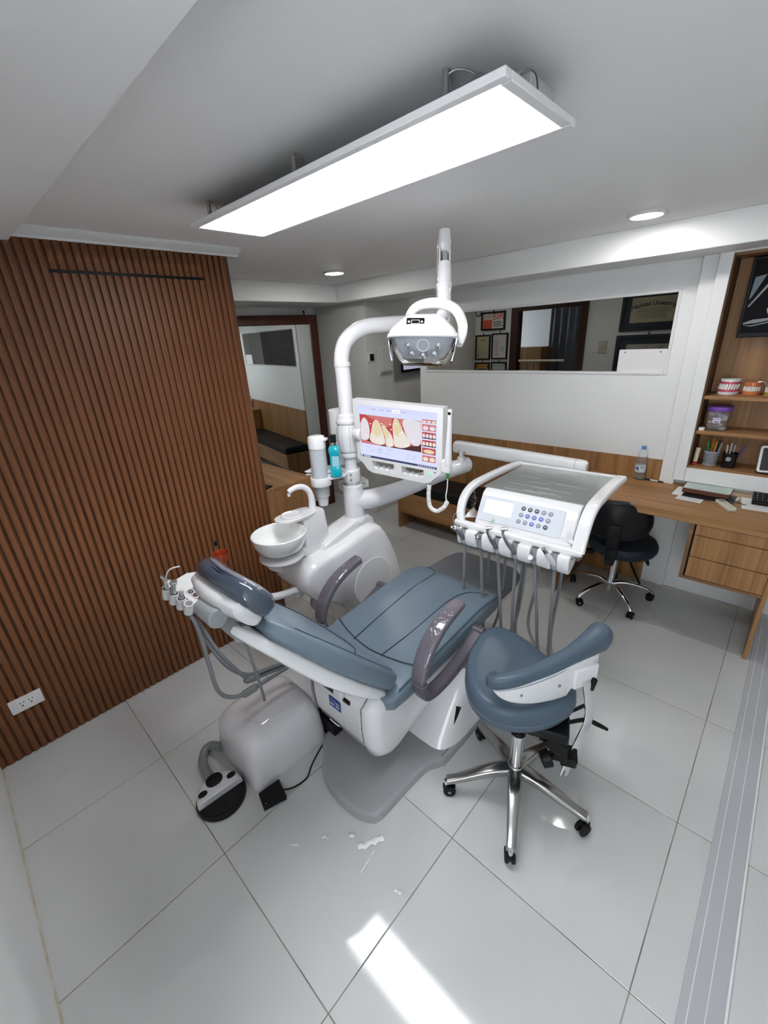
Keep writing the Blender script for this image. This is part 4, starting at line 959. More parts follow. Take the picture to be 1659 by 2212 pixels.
# tray frame
ra = math.radians(2.5)
ex = V((math.cos(ra), math.sin(ra), 0)); ey = V((-math.sin(ra), math.cos(ra), 0)); UZ = V((0, 0, 1))
TO = V((.700, 2.025, 0)); TW = .570
def T(x, y, z): return TO+ex*x+ey*y+UZ*z
obj('underside_bracket', MB().sections([(b1-dd*.03-ud*.02, ex, UZ, .028, .02, 4), (T(.31, .46, 1.02), ex, UZ, .04, .02, 4), (T(.31, .38, 1.015), ex, UZ, .06, .015, 4)], 24), 'white_pl', t)
# body wedge: profile (y,z)
prof = [(.485, 1.052), (.485, 1.030), (.30, .985), (.10, .93), (-.03, .885), (-.062, .888), (-.060, .915), (.010, 1.038), (.035, 1.052)]
def tray_prism(x0, x1, prof): return MB().loft([[T(x0, y, z) for y, z in prof], [T(x1, y, z) for y, z in prof]])
obj('body', tray_prism(.085, TW-.04, prof), 'white_pl', t, .008, 3)
# side rails
def rail(x, r):
    pts = [T(x+.03 if x < .1 else x, .490, 1.050), T(x+.015 if x < .1 else x, .36, 1.056), T(x, .16, 1.056), T(x-.012 if x < .1 else x, .05, 1.045), T(x-.022 if x < .1 else x, -.010, 1.005), T(x-.018 if x < .1 else x, -.050, .945), T(x, -.072, .892)]
    P = smooth_pts(pts, 5); st = []
    for i, p in enumerate(P):
        tn = (P[min(i+1, len(P)-1)]-P[max(i-1, 0)]).normalized(); up = ex.cross(tn).normalized()
        st.append((p, ex, up, r, .016, 4))
    return MB().sections(st, 20)
obj('side_rail', rail(.022, .020), 'white_gloss', t)
obj('side_rail', rail(TW-.008, .026), 'white_gloss', t)
obj('front_lip', MB().sections([(T(-.01, -.070, .892), ey, UZ, .016, .014, 3), (T(.02, -.074, .892), ey, UZ, .018, .016, 3), (T(TW-.02, -.074, .892), ey, UZ, .018, .016, 3), (T(TW+.01, -.070, .892), ey, UZ, .016, .014, 3)], 20), 'white_gloss', t)
obj('rear_lip', MB().sections([(T(.05, .488, 1.052), ey, UZ, .014, .010, 4), (T(TW-.01, .488, 1.052), ey, UZ, .014, .010, 4)], 16), 'white_gloss', t)
mat_o = obj('top_mat', MB().oprism([(.072, .045), (TW-.040, .045), (TW-.040, .470), (.085, .470)], TO, ex, ey, UZ, 1.052, 1.0555), mat('grey_mat', (.27, .285, .275), .16, coat=.9), t)
random.seed(3)
for k in range(16):                                  # creases of the film stretched over the mat
    x0 = random.uniform(.08, .35); y0 = random.uniform(.06, .46); L_ = random.uniform(.05, .2)
    obj('film_crease', MB().tube([T(x0, y0, 1.0562), T(x0+L_*.5, y0+random.uniform(-.004, .004), 1.0568), T(min(x0+L_, TW-.05), y0+.003, 1.0562)], .00035, 4), 'white_gloss', mat_o)
# control fascia lying on the sloping front
sl0 = T(0, .006, 1.034); sl1 = T(0, -.060, .915)
sy = (sl0-sl1).normalized(); sn = ex.cross(sy).normalized()
FL = (sl0-sl1).length
def F(u, v, h=0): return sl1+ex*u+sy*v+sn*h
RF = basis(ex, sy, sn)
fas = obj('control_fascia', MB().oprism(rrect(.385, .118, .006), F(.285, FL*.52), ex, sy, sn, .0, .004), mat('fascia_white', (.66, .70, .75), .15, coat=.8), t)
obj('lcd', MB().oprism(rrect(.135, .066, .002), F(.185, FL*.60), ex, sy, sn, .004, .0046), mat('lcd_white', (.85, .87, .90), .2, emit=(.85, .9, 1.0), estr=.25), fas)
lg = mat('logo_green', (.10, .45, .16), .4)
obj('logo', MB().tube([F(.175, FL*.17, .0046)+ex*(.008*math.cos(a))+sy*(.008*math.sin(a)) for a in [math.radians(150+24*k) for k in range(11)]], .0012, 5, smooth=False).tube([F(.175, FL*.17-.007, .0046), F(.175, FL*.17+.004, .0046)], .0012, 5, smooth=False), lg, fas)
obj('logo_dot', MB().cyl(F(.175, FL*.17+.009, .0043), F(.175, FL*.17+.009, .0052), .0018, n=8), mat('logo_red', (.5, .05, .05), .4), fas)
kd = mat('key_dark', (.10, .10, .115), .35); kb = mat('key_blue', (.16, .20, .52), .35); kl = mat('key_lilac', (.28, .28, .36), .35)
keys = [[kd, kd, kd, kl, kl], [kl, kb, kb, kb, kl], [kl, kl, kb, kl, kd]]
for r_ in range(3):
    for c2 in range(5):
        u = .300+.030*c2-.004*r_; v = FL*(.76-.22*r_)
        kk = obj('key', MB().lathe([(.0105, 0), (.0105, .0006), (.009, .0012), (.001, .0013)], F(u, v, .0042), 18, RF), keys[r_][c2], fas)
        obj('key_icon', MB().obox(F(u, v, .0058), (.008, .0022, .0004), RF), 'paper', kk)
# bunched film at the lower corners
fm = M['film']
for side_x, sgn in ((.035, 1), (TW-.03, -1)):
    for k in range(9):
        a = .1+.12*k
        p0 = F(side_x, .004, .010); p1 = F(side_x+sgn*.06*math.cos(a), .012+.055*math.sin(a), .006)
        obj('film_fold', MB().tube([p0, (p0+p1)/2+sn*.004, p1], [.0016, .0012, .0005], 5), 'white_gloss', t)
def crumple(name, c_, size, m, parent, seed, R=None, thin=.25, amp=.45):
    random.seed(seed); mb = MB().ball((0, 0, 0), 1, 14); R = R or Matrix.Identity(3)
    mb.v = [V(c_)+R@V((p.x*size[0], p.y*size[1], p.z*size[2]))*(1+random.uniform(-amp, amp)) for p in mb.v]
    return obj(name, mb, m, parent, ang=20)
crumple('film_bunch', T(TW-.03, -.085, .872), (.045, .012, .008), 'film', t, 5)
crumple('film_bunch', T(.0, -.08, .875), (.018, .012, .012), 'film', t, 6)
crumple('film_bunch', T(.045, .0, .985), (.010, .010, .045), 'film', t, 8)
# holder comb
hy0, hy1, hz0, hz1 = -.118, -.045, .795, .880
hb_ = obj('holder_bar', MB().loft([[T(x, y, z) for y, z in ((-.075, .880), (-.075, .80), (-.03, .82), (-.02, .880))] for x in (.02, .545)]), 'white_pl', t, .004)
px_ = [.050+.0865*k for k in range(6)]
edges = [.020]+[(px_[k]+px_[k+1])/2 for k in range(5)]+[.545]
for k in range(7):
    if k == 0: x0, x1 = .020, px_[0]-.014
    elif k == 6: x0, x1 = px_[5]+.014, .545
    else: x0, x1 = px_[k-1]+.014, px_[k]-.014
    pf = [(-.118, .862), (-.112, .815), (-.10, .795), (-.07, .79), (-.07, .880), (-.108, .880)]
    obj('holder_finger', MB().loft([[T(x, y, z) for y, z in pf] for x in (x0, x1)]), 'white_pl', hb_, .006, 3)
for x in px_:
    obj('holder_cup', MB().lathe([(.019, 0), (.023, 0), (.023, .075), (.019, .075), (.018, .07), (.018, .005)], T(x, -.078, .800), 20), 'lgrey', hb_)
# instruments: each leans out of its cup and trails its hose
def hose_pts(x, i):
    s = T(x, -.085, .80); w_ = (-.02, .0, .01, -.012, .018, -.006)[i]
    back = T(x+(.05, .045, .06, -.03, -.05, -.02)[i], .10, .90)
    low = (.30, .26, .28, .24, .27, .25)[i]
    return [s, s+V((.004+w_*.4, .005, -.12)), s+V((.008+w_, .015, -.28)), V((s.x+.015+w_*1.4, s.y+.03, low+.06)), V((s.x+.02+w_, s.y+.075, low)), V((back.x-.01, back.y-.03, low+.08)), V((back.x+w_*.5, back.y-.01, .62)), back]
names = [('air_water_syringe', 'chrome syringe with a long bent needle in the leftmost tray holder'), ('handpiece', 'short chrome handpiece socket in the second tray holder from the left'), ('handpiece', 'dark angled dental handpiece in the third tray holder from the left'), ('handpiece', 'long grey angled handpiece in the fourth tray holder from the left'), ('handpiece_coupling', 'round chrome coupling deep in the fifth tray holder from the left'), ('scaler', 'white scaler handpiece with a dark tip in the rightmost tray holder')]
for i, x in enumerate(px_):
    nm, lab = names[i]
    t2 = thing(nm, lab, 'dental instrument', tuple(T(x, -.085, .80)), 'instruments in the tray holders')
    b = T(x, -.090, .82); dv = (V((-.28, -.52, .80))).normalized()
    if i == 0:
        obj('body', MB().tube([b, b+dv*.045, b+dv*.075], [.011, .012, .010], 14), 'steel', t2)
        obj('head', MB().ball(b+dv*.085, .015, 14).cyl(b+dv*.085+V((-.02, -.005, 0)), b+dv*.085+V((.018, .005, 0)), .007, n=12), 'chrome', t2)
        obj('needle', MB().tube([b+dv*.09, b+dv*.11+V((.004, 0, .02)), b+dv*.12+V((.012, .006, .045)), b+dv*.12+V((.035, .02, .060))], .0017, 8), 'steel', t2)
    elif i in (1, 4):
        dv2 = V((-.15, -.75, .45)).normalized(); b2 = b+V((0, 0, .03 if i == 1 else .0))
        obj('body', MB().cyl(b2, b2+dv2*.035, .012, n=18), 'chrome', t2, .002)
        obj('socket', MB().lathe([(.0115, 0), (.0125, .004), (.009, .007), (.004, .005), (.001, .005)], b2+dv2*.033, 18, basis(*frame_z(dv2))), 'chrome' if i == 1 else 'white_gloss', t2)
    elif i in (2, 3):
        L_ = .075 if i == 2 else .10
        obj('body', MB().tube([b, b+dv*.04, b+dv*L_*.8, b+dv*L_+V((-.004, 0, .012))], [.011, .0105, .0085, .0075], 14), 'pewter' if i == 2 else 'steel', t2)
        e2 = b+dv*L_+V((-.004, 0, .012))
        obj('neck', MB().tube([e2, e2+V((-.006, -.004, .018)), e2+V((-.002, -.004, .034))], .006, 10), 'pewter', t2)
        obj('head', MB().cyl(e2+V((-.014, -.008, .036)), e2+V((.012, .004, .040)), .0075, n=14), 'steel', t2, .001)
    else:
        obj('body', MB().tube([b, b+dv*.05, b+dv*.085], [.012, .0125, .0105], 16), 'white_pl', t2)
        obj('tip', MB().cyl(b+dv*.083, b+dv*.112, .0100, .0085, n=16), 'pewter', t2)
        obj('tip_ring', MB().lathe([(.0085, 0), (.0085, .002), (.004, .003), (.001, .002)], b+dv*.111, 14, basis(*frame_z(dv))), 'chrome', t2)
    obj('hose', MB().tube(hose_pts(x, i), .0075, 10), 'hose', t2)

# ================================================================== ASSISTANT CONSOLE LEFT OF THE HEADREST
qa, qb, qc, qd = V((.055, .913, .876)), V((.094, .797, .871)), V((.291, .855, .794)), V((.262, .975, .800))
t = thing('assistant_console', 'film-wrapped assistant console with six icon keys behind the headrest', 'control console', tuple((qb+qc)/2))
cn = (qc-qb).cross(qa-qb).normalized()
if cn.z < 0: cn = -cn
cxv = (qc-qb).normalized(); cyv = cn.cross(cxv).normalized()
CO = qb; CW = (qc-qb).length; CD = .125
def Cc(u, v, h=0): return CO+cxv*u+cyv*v+cn*h
RC = basis(cxv, cyv, cn)
obj('body', MB().oprism([(.0, .025), (.03, 0), (CW, 0), (CW, CD), (.02, CD), (.0, CD-.03)], CO, cxv, cyv, cn, -.045, 0), 'white_pl', t, .006, 3)
kp = obj('keypad', MB().oprism(rrect(.085, .055, .003), Cc(CW*.56, .045), cxv, cyv, cn, 0, .0012), mat('keypad_pale', (.50, .48, .52), .3), t)
rd = mat('icon_red', (.42, .06, .05), .4)
for r_ in range(2):
    for c2 in range(3):
        p = Cc(CW*.56-.027+.027*c2, .058-.026*r_, .0012)
        bt = obj('button', MB().lathe([(.0100, 0), (.0100, .0008), (.0088, .0009), (.0088, .0002), (.001, .0002)], p, 18, RC), 'ink', kp)
        obj('button_icon', MB().cyl(p, p+cn*.0006, .0045, n=12), rd if (r_ == 1 and c2 > 0) or (r_ == 0 and c2 == 2) else kl, bt)
for k in range(4):
    u = .018+.040*k
    obj('holder', MB().lathe([(.0145, -.05), (.0185, -.05), (.0185, .002), (.0145, .002), (.013, -.005), (.013, -.045)], Cc(u, -.014), 18, RC), 'white_pl', t)
obj('support_arm', MB().tube([Cc(CW*.5, CD, -.02), Cc(CW*.5, CD+.10, -.05), V((.10, 1.20, .60)), V((.06, 1.42, .52))], .020, 14), 'white_pl', t)
crumple('film_bunch', Cc(CW-.02, CD*.75, -.06), (.03, .012, .012), 'film', t, 9)
cons = [('saliva_ejector', 'chrome lever valve with a thin bent tip at the left end of the assistant console', 0), ('suction_tip', 'tall chrome suction valve beside the lever valve on the assistant console', 1), ('suction_valve', 'white cream suction handle on the assistant console next to the keypad', 2)]
hp_ = [[(.222, .821, .746), (.286, .814, .573), (.321, .81, .453), (.336, .85, .392), (.355, .924, .382), (.35, 1.064, .372), (.36, 1.24, .36), (.40, 1.4, .30)],
       [(.214, .834, .730), (.268, .865, .588), (.31, .919, .452), (.311, .963, .395), (.308, 1.089, .355), (.35, 1.22, .345), (.41, 1.4, .29)],
       [(.20, .83, .74), (.25, .845, .62), (.295, .885, .50), (.305, .96, .415), (.305, 1.09, .375), (.345, 1.22, .365), (.42, 1.4, .31)]]
for nm, lab, k in cons:
    u = .018+.040*k; b = Cc(u, -.014, -.03)
    t2 = thing(nm, lab, 'dental instrument', tuple(b), 'instruments in the assistant console')
    if k == 0:
        obj('body', MB().tube([b, b+cn*.05, b+cn*.075-cxv*.01], [.010, .011, .009], 14), 'chrome', t2)
        obj('valve', MB().cyl(b+cn*.075-cxv*.028, b+cn*.075+cxv*.012, .009, n=14), 'chrome', t2, .001)
        obj('tip', MB().tube([b+cn*.08-cxv*.005, b+cn*.115+cxv*.0+cyv*.005, b+cn*.135+cxv*.012+cyv*.015, b+cn*.150+cxv*.035+cyv*.03], .003, 8), 'white_gloss', t2)
    elif k == 1:
        obj('body', MB().cyl(b, b+cn*.085, .010, n=16).cyl(b+cn*.083, b+cn*.095, .0125, n=16), 'chrome', t2, .001)
        obj('lever', MB().obox(b+cn*.05-cyv*.014, (.008, .006, .045), RC), 'steel', t2, .001)
    else:
        obj('body', MB().cyl(b, b+cn*.06, .0105, .0095, n=16), 'lgrey', t2, .001)
        obj('cap', MB().cyl(b+cn*.058, b+cn*.078, .0085, n=16), mat('cream_cap', (.62, .60, .50), .4), t2, .001)
    ho = obj('hose', MB().tube([b-cn*.02]+hp_[k], .0085, 10), 'hose', t2)
    if k < 2:
        q = V(hp_[k][4 if k == 0 else 3]); q2 = V(hp_[k][5 if k == 0 else 4]); dq = (q2-q).normalized()
        obj('hose_filter', MB().cyl(q-dq*.028, q+dq*.028, .016, n=8).cyl(q-dq*.038, q-dq*.028, .009, .016, n=8).cyl(q+dq*.028, q+dq*.038, .016, .009, n=8), 'mgrey', ho)
obj('rod_hose', MB().tube([(.265, .965, .76), (.30, .965, .66), (.42, .944, .439), (.428, .945, .36)], .006, 8), 'hose', t)
# orange cup with a wrapped suction nozzle behind the headrest
t = thing('saliva_cup', 'translucent orange-red cup rim behind the headrest', 'cup', (.084, 1.038, .87))
obj('cup_wall', MB().lathe([(.001, -.04), (.026, -.04), (.036, .0), (.037, .001), (.035, .001), (.025, -.037), (.001, -.037)], (.084, 1.038, .908), 28), mat('orange_plastic', (.55, .075, .02), .15, trans=.45), t)
obj('bracket', MB().tube([(.07, 1.04, .869), (.06, 1.01, .85), (.075, .95, .845)], .006, 8), 'white_pl', t)
t = thing('suction_nozzle', 'film-wrapped black suction nozzle standing in the orange cup', 'dental instrument', (.078, 1.03, .87))
obj('nozzle', MB().tube([(.082, 1.03, .872), (.078, 1.03, .91), (.066, 1.034, .938), (.070, 1.036, .958)], [.007, .0065, .0065, .007], 10), 'film', t)
obj('tip', MB().tube([(.066, 1.034, .940), (.070, 1.036, .960)], .0055, 10), 'black', t)

# ================================================================== THINGS ON THE FLOOR
# junction box cover
t = thing('junction_box', 'large rounded pale grey floor box cover beside the chair base', 'floor box', (.325, .99, 0))
st = []
for z, hx, hy, e in ((.0, .175, .195, 9), (.05, .175, .195, 8), (.13, .170, .191, 6.5), (.18, .161, .184, 5.5), (.212, .147, .172, 5), (.234, .126, .152, 4.5), (.248, .094, .118, 4), (.254, .05, .065, 3)):
    st.append(((.325, .993, z), (1, 0, 0), (0, 1, 0), hx, hy, e))
obj('cover', MB().sections(st, 64), mat('box_grey', (.70, .69, .71), .10, coat=.8), t)
obj('floor_hose', MB().tube([(.22, .79, .06), (.155, .775, .035), (.145, .745, .022), (.185, .715, .02), (.25, .70, .022), (.30, .70, .025)], .019, 14), 'mgrey', t)
obj('floor_duct', MB().box(.40, .56, 1.18, 1.32, 0, .10), 'black', t, .005)

# foot control
fc_ = V((.395, .695, 0))
sd = V((.095, .995, 0)).normalized(); fd = V((-sd.y, sd.x, 0))          # sd along the split, fd towards the slatted wall
if fd.x > 0: fd = -fd
t = thing('foot_control', 'round white and black dental foot pedal in front of the grey floor box', 'foot pedal', tuple(fc_))
R = .098
obj('base_ring', MB().lathe([(R, 0), (R+.002, .008), (R, .020), (R-.004, .024), (.001, .024)], fc_, 48), 'black', t)
def half(r, z0, z1, sgn, cut, n=24):
    a0 = math.asin(min(1, max(-1, cut/r))); pts = []
    for i in range(n+1):
        a = a0+(math.pi-2*a0)*i/n; pts.append((r*math.cos(a), r*math.sin(a)))
    return pts
def dome(sgn, cut, rs, m, name):
    rings = []
    for r, z in rs:
        rings.append([fc_+sd*(x)+fd*(sgn*y)+V((0, 0, z)) for x, y in half(r, 0, 0, 1, min(cut, r*.98))])
    return obj(name, MB().loft(rings), m, t, .003, 2)
dome(1, -.012, ((R-.004, .022), (R-.006, .040), (R-.014, .050), (R-.028, .056)), 'lgrey' if False else mat('pedal_white', (.62, .63, .65), .2, coat=.5), 'white_cover')
dome(-1, .016, ((R-.008, .020), (R-.012, .026), (R-.022, .030)), 'rubber', 'press_plate')
obj('plate_joint', MB().obox(fc_-fd*.045+V((0, 0, .0295)), (.0025, .075, .002), basis(sd, fd, V((0, 0, 1)))), 'black', t)
def pad(a, b, ra, rb, name):
    c_ = fc_+sd*a+fd*b
    return obj(name, MB().sections([(c_+V((0, 0, .050)), sd, fd, ra, rb, 2.2), (c_+V((0, 0, .0585)), sd, fd, ra, rb, 2.2), (c_+V((0, 0, .0605)), sd, fd, ra*.9, rb*.9, 2.2)], 28), 'rubber', t)
big = pad(-.002, .052, .034, .030, 'rocker_pad')
for k in range(3):
    a = math.radians(90+120*k); obj('pad_groove', MB().tube([fc_+sd*-.002+fd*.052+V((0, 0, .0607)), fc_+sd*(-.002+.026*math.cos(a))+fd*(.052+.022*math.sin(a))+V((0, 0, .0607))], .0012, 4, smooth=False), 'black', big)
pad(-.060, .022, .018, .013, 'side_pad'); pad(.060, .024, .018, .013, 'side_pad')
obj('logo', MB().tube([fc_+sd*(.004+.007*math.cos(a))+fd*(.016+.007*math.sin(a))+V((0, 0, .0572)) for a in [k*math.pi/8 for k in range(17)]], .0008, 4, smooth=False), 'lgrey', t)
# black wired switch pedal with its cord
t = thing('switch_pedal', 'small black wired pedal lying in front of the grey floor box', 'foot pedal', (.56, .835, 0))
c1, c2, c3, c4 = (.583, .782), (.612, .872), (.523, .893), (.513, .800)
obj('body', MB().prism([c1, c2, c3, c4], 2, .004, .026), 'black', t, .004, 3)
obj('sole', MB().prism([c1, c2, c3, c4], 2, 0, .004), 'lgrey', t)
obj('indicator', MB().cyl((.575, .797, .026), (.575, .797, .0268), .002, n=8), 'white_pl', t)
obj('cord', MB().tube([(.575, .883, .014), (.592, .92, .006), (.60, .98, .005), (.57, 1.03, .005), (.545, 1.08, .005), (.52, 1.14, .006), (.495, 1.185, .01)], .0034, 8), 'black', t)

# ------------------------------------------------------------------ five-star base shared by both stools
def star_base(t, cx, cy, R, a0, hub_z, tip_z, m, curved, cast_r=.025):
    hubz = hub_z
    obj('hub', MB().cyl((cx, cy, hubz-.045), (cx, cy, hubz+.025), .034 if not curved else .024, .030 if not curved else .022, n=22), m, t, .004)
    for k in range(5):
        a = math.radians(a0+72*k); d = V((math.cos(a), math.sin(a), 0)); s_ = V((-d.y, d.x, 0)); o = V((cx, cy, 0))
        if curved:
            P = [o+d*.015+V((0, 0, hubz)), o+d*R*.35+V((0, 0, hubz+.012)), o+d*R*.7+V((0, 0, hubz-.004)), o+d*R*.93+V((0, 0, tip_z+.012)), o+d*R+V((0, 0, tip_z-.008))]
            lg_ = obj('leg', MB().tube(P, [.014, .0145, .0145, .014, .012], 14), m, t)
        else:
            P = smooth_pts([o+d*.02+V((0, 0, hubz)), o+d*R*.4+V((0, 0, hubz-.012)), o+d*R*.8+V((0, 0, tip_z+.012)), o+d*R+V((0, 0, tip_z))], 5); st = []
            for i, p in enumerate(P):
                u = i/(len(P)-1); st.append((p, s_, V((0, 0, 1)), .030-.013*min(1, u*1.4), .020-.008*u, 4))
            lg_ = obj('leg', MB().sections(st, 20), m, t)
        c_ = o+d*R; ca = random.uniform(-1.2, 1.2); cd = V((math.cos(a+ca), math.sin(a+ca), 0)); cs = V((-cd.y, cd.x, 0))
        obj('caster_stem', MB().cyl(c_+V((0, 0, tip_z-.03)), c_+V((0, 0, tip_z)), .009, n=12), 'chrome' if not curved else 'black', lg_)
        w_ = c_-cd*.012
        cw = obj('caster', MB().cyl(w_+cs*.018+V((0, 0, cast_r)), w_+cs*.005+V((0, 0, cast_r)), cast_r, n=22).cyl(w_-cs*.018+V((0, 0, cast_r)), w_-cs*.005+V((0, 0, cast_r)), cast_r, n=22), 'rubber', lg_, .004)
        obj('caster_hood', MB().obox(w_+cd*.010+V((0, 0, cast_r*1.55)), (.034, .022, .020), basis(cd, cs, V((0, 0, 1)))), 'black', lg_, .006)
        obj('axle_cap', MB().cyl(w_+cs*.018+V((0, 0, cast_r)), w_+cs*.0192+V((0, 0, cast_r)), .006, n=12), 'steel', lg_).visible_shadow = True

# assistant saddle stool in front
random.seed(11)
sx_, sy_ = 1.284, 1.512
t = thing('saddle_stool', 'slate blue saddle stool with a curved side arm and polished metal star base', 'stool', (sx_, sy_, 0))
star_base(t, sx_, sy_, .272, 223, .135, .075, 'pewter', False)
obj('gas_lift', MB().cyl((sx_, sy_, .13), (sx_, sy_, .315), .024, n=24).cyl((sx_, sy_, .312), (sx_, sy_, .325), .027, n=24), 'chrome', t)
obj('lift_collar', MB().cyl((sx_, sy_, .315), (sx_, sy_, .337), .026, .022, n=24), 'black', t, .002)
obj('piston', MB().cyl((sx_, sy_, .33), (sx_, sy_, .46), .014, n=18), 'steel', t)
sp = smooth_poly([(1.079, 1.458), (1.028, 1.553), (1.005, 1.665), (1.022, 1.755), (1.085, 1.785), (1.20, 1.77), (1.33, 1.73), (1.41, 1.68), (1.437, 1.61), (1.415, 1.523), (1.372, 1.455), (1.314, 1.402), (1.234, 1.372), (1.148, 1.392)], 5)
cxs = sum(p[0] for p in sp)/len(sp); cys = sum(p[1] for p in sp)/len(sp)
rings = []
def seat_h(x, y, f): return 0.0
for f, z in ((.80, .432), (.95, .436), (.985, .450), (1.0, .470), (1.0, .492), (.985, .512), (.95, .526), (.88, .535), (.75, .535), (.5, .528), (.2, .522), (.02, .521)):
    ring_ = []
    for x, y in sp:
        dx, dy = x-cxs, y-cys
        lift = .022*max(0, (dy*.5-dx*.85))/.2*f*f if z > .49 else 0
        ring_.append(V((cxs+dx*f, cys+dy*f, z+lift)))
    rings.append(ring_)
seat = obj('seat', MB().loft(rings), 'blue_dk', t, ang=60)
st_ = [V((cxs+(x-cxs)*1.003, cys+(y-cys)*1.003, .474)) for x, y in sp]; st_.append(st_[0])
obj('stitching', MB().tube(st_, .0012, 4, smooth=False), bpy.data.materials['thread_pale'], seat)
# curved side arm
padp = [V((1.222, 1.432, .615)), V((1.228, 1.392, .632)), V((1.265, 1.405, .648)), V((1.315, 1.462, .660)), V((1.360, 1.540, .670)), V((1.395, 1.620, .682)), V((1.425, 1.700, .692)), V((1.440, 1.760, .695))]
P = smooth_pts(padp, 6); st = []
for i, p in enumerate(P):
    tn = (P[min(i+1, len(P)-1)]-P[max(i-1, 0)]).normalized(); rt = tn.cross(V((0, 0, 1))).normalized(); u = i/(len(P)-1)
    gr = .024+.004*u+.016*max(0, (u-.72)/.28)**.8
    st.append((p, rt, V((0, 0, 1)), gr*.95, gr*1.05, 3))
tn = (P[-1]-P[-2]).normalized(); rt = tn.cross(V((0, 0, 1))).normalized()
st += [(P[-1]+tn*a_+V((0, 0, .004)), rt, V((0, 0, 1)), r_, r_*1.1, 2.3) for a_, r_ in ((.010, .043), (.022, .042), (.033, .036), (.042, .026), (.047, .015), (.049, .005))]
arm_ = obj('arm_pad', MB().sections(st, 28), 'blue_dk', t)
obj('stitching', MB().tube([p+(P[min(i+1, len(P)-1)]-P[max(i-1, 0)]).normalized().cross(V((0, 0, 1)))*.027+V((0, 0, -.018)) for i, p in enumerate(P) if 8 < i < len(P)-3], .0013, 4, smooth=False), bpy.data.materials['thread_pale'], arm_)
# white back plate under the pad
pl = [V((1.232, 1.412, 0)), V((1.270, 1.418, 0)), V((1.318, 1.470, 0)), V((1.362, 1.545, 0)), V((1.400, 1.625, 0)), V((1.430, 1.700, 0)), V((1.438, 1.725, 0))]
P = smooth_pts(pl, 6); rings = []
for i, p in enumerate(P):
    tn = (P[min(i+1, len(P)-1)]-P[max(i-1, 0)]).normalized(); rt = tn.cross(V((0, 0, 1))).normalized(); u = i/(len(P)-1)
    zb = .600-.075*math.sin(math.pi*min(1, u*1.05+.02)*.62)**1.0; zt = .640+.04*u
    if u > .62: zb = .545+.01*u
    rings.append([p+rt*.022+V((0, 0, zb)), p+rt*.028+V((0, 0, zb+.012)), p+rt*.026+V((0, 0, zt)), p+rt*.006+V((0, 0, zt)), p+rt*.004+V((0, 0, zb+.008))])
bp_ = obj('back_plate', MB().loft(rings), 'white_pl', t, .002)
for q in ((1.300, 1.440, .600), (1.378, 1.562, .598)):
    obj('screw_hole', MB().cyl(V(q), V(q)+V((.02, -.012, 0)), .006, n=12), 'mgrey', bp_)
obj('plate_boss', MB().obox((1.438, 1.655, .600), (.10, .035, .085), rotz(62)), 'white_pl', t, .006)
bar = [V((1.452, 1.648, .585)), V((1.462, 1.652, .54)), V((1.476, 1.655, .46)), V((1.478, 1.650, .40)), V((1.466, 1.625, .32)), V((1.452, 1.595, .24)), V((1.444, 1.580, .165))]
P = smooth_pts(bar, 6); st = []
for i, p in enumerate(P):
    tn = (P[min(i+1, len(P)-1)]-P[max(i-1, 0)]).normalized(); rt = tn.cross(V((.75, -.65, 0))).normalized(); up = rt.cross(tn)
    st.append((p, rt, up, .0165, .006, 4))
obj('chrome_bar', MB().sections(st, 20), 'chrome', t)
obj('bar_grip', MB().cyl((1.468, 1.662, .545), (1.474, 1.668, .590), .010, n=12), 'black', t, .002)
mech = obj('mechanism', MB().obox((1.350, 1.535, .405), (.20, .10, .045), rotz(20)), 'black', t, .008)
obj('tilt_plate', MB().obox((1.405, 1.560, .35), (.07, .085, .06), rotz(20)@Matrix.Rotation(.7, 3, 'Y')), 'black', mech, .006)
obj('bar_clamp', MB().obox((1.449, 1.590, .262), (.055, .060, .055), rotz(25)@Matrix.Rotation(.25, 3, 'X')), 'black', mech, .005)
obj('clamp_link', MB().obox((1.425, 1.560, .31), (.05, .06, .07), rotz(20)), 'black', mech, .006)
obj('adjust_knob', MB().cyl((1.405, 1.525, .285), (1.382, 1.500, .275), .034, .030, n=9).cyl((1.43, 1.55, .29), (1.40, 1.52, .284), .012, n=10), 'black', mech, .004)
obj('tilt_knob', MB().cyl((1.385, 1.545, .365), (1.360, 1.515, .36), .014, n=12), 'black', mech, .003)
obj('lever', MB().tube([(1.43, 1.60, .41), (1.47, 1.66, .40), (1.505, 1.68, .385), (1.535, 1.700, .365)], [.007, .008, .009, .006], 10), 'black', mech)
obj('lever', MB().tube([(1.40, 1.60, .42), (1.44, 1.68, .425), (1.46, 1.72, .43)], [.006, .007, .005], 10), 'black', mech)

# desk stool with a black shell back
random.seed(4)
dx_, dy_ = 1.125, 3.185
t = thing('desk_stool', 'dark navy round stool with a black backrest and chrome star base under the desk', 'stool', (dx_, dy_, 0))
star_base(t, dx_, dy_, .262, -118, .105, .065, 'chrome', True, .024)
obj('gas_lift', MB().cyl((dx_, dy_, .10), (dx_, dy_, .30), .022, n=22).cyl((dx_, dy_, .29), (dx_, dy_, .40), .013, n=16), 'chrome', t)
dz0 = .425
obj('seat', MB().lathe([(.12, dz0-.03), (.165, dz0-.028), (.185, dz0-.015), (.195, dz0+.005), (.195, dz0+.03), (.185, dz0+.05), (.16, dz0+.06), (.001, dz0+.056)], (dx_+.045, dy_-.055, 0), 44), 'navy', t)
obj('under_plate', MB().obox((dx_, dy_, dz0-.042), (.18, .14, .022), rotz(-30)), 'black', t, .004)
bc = V((1.150, 2.955, .655)); bo = V((.25, -.97, .14)).normalized(); brt = V((.96, .27, 0)).normalized(); bup = brt.cross(bo); bup = -bup if bup.z < 0 else bup
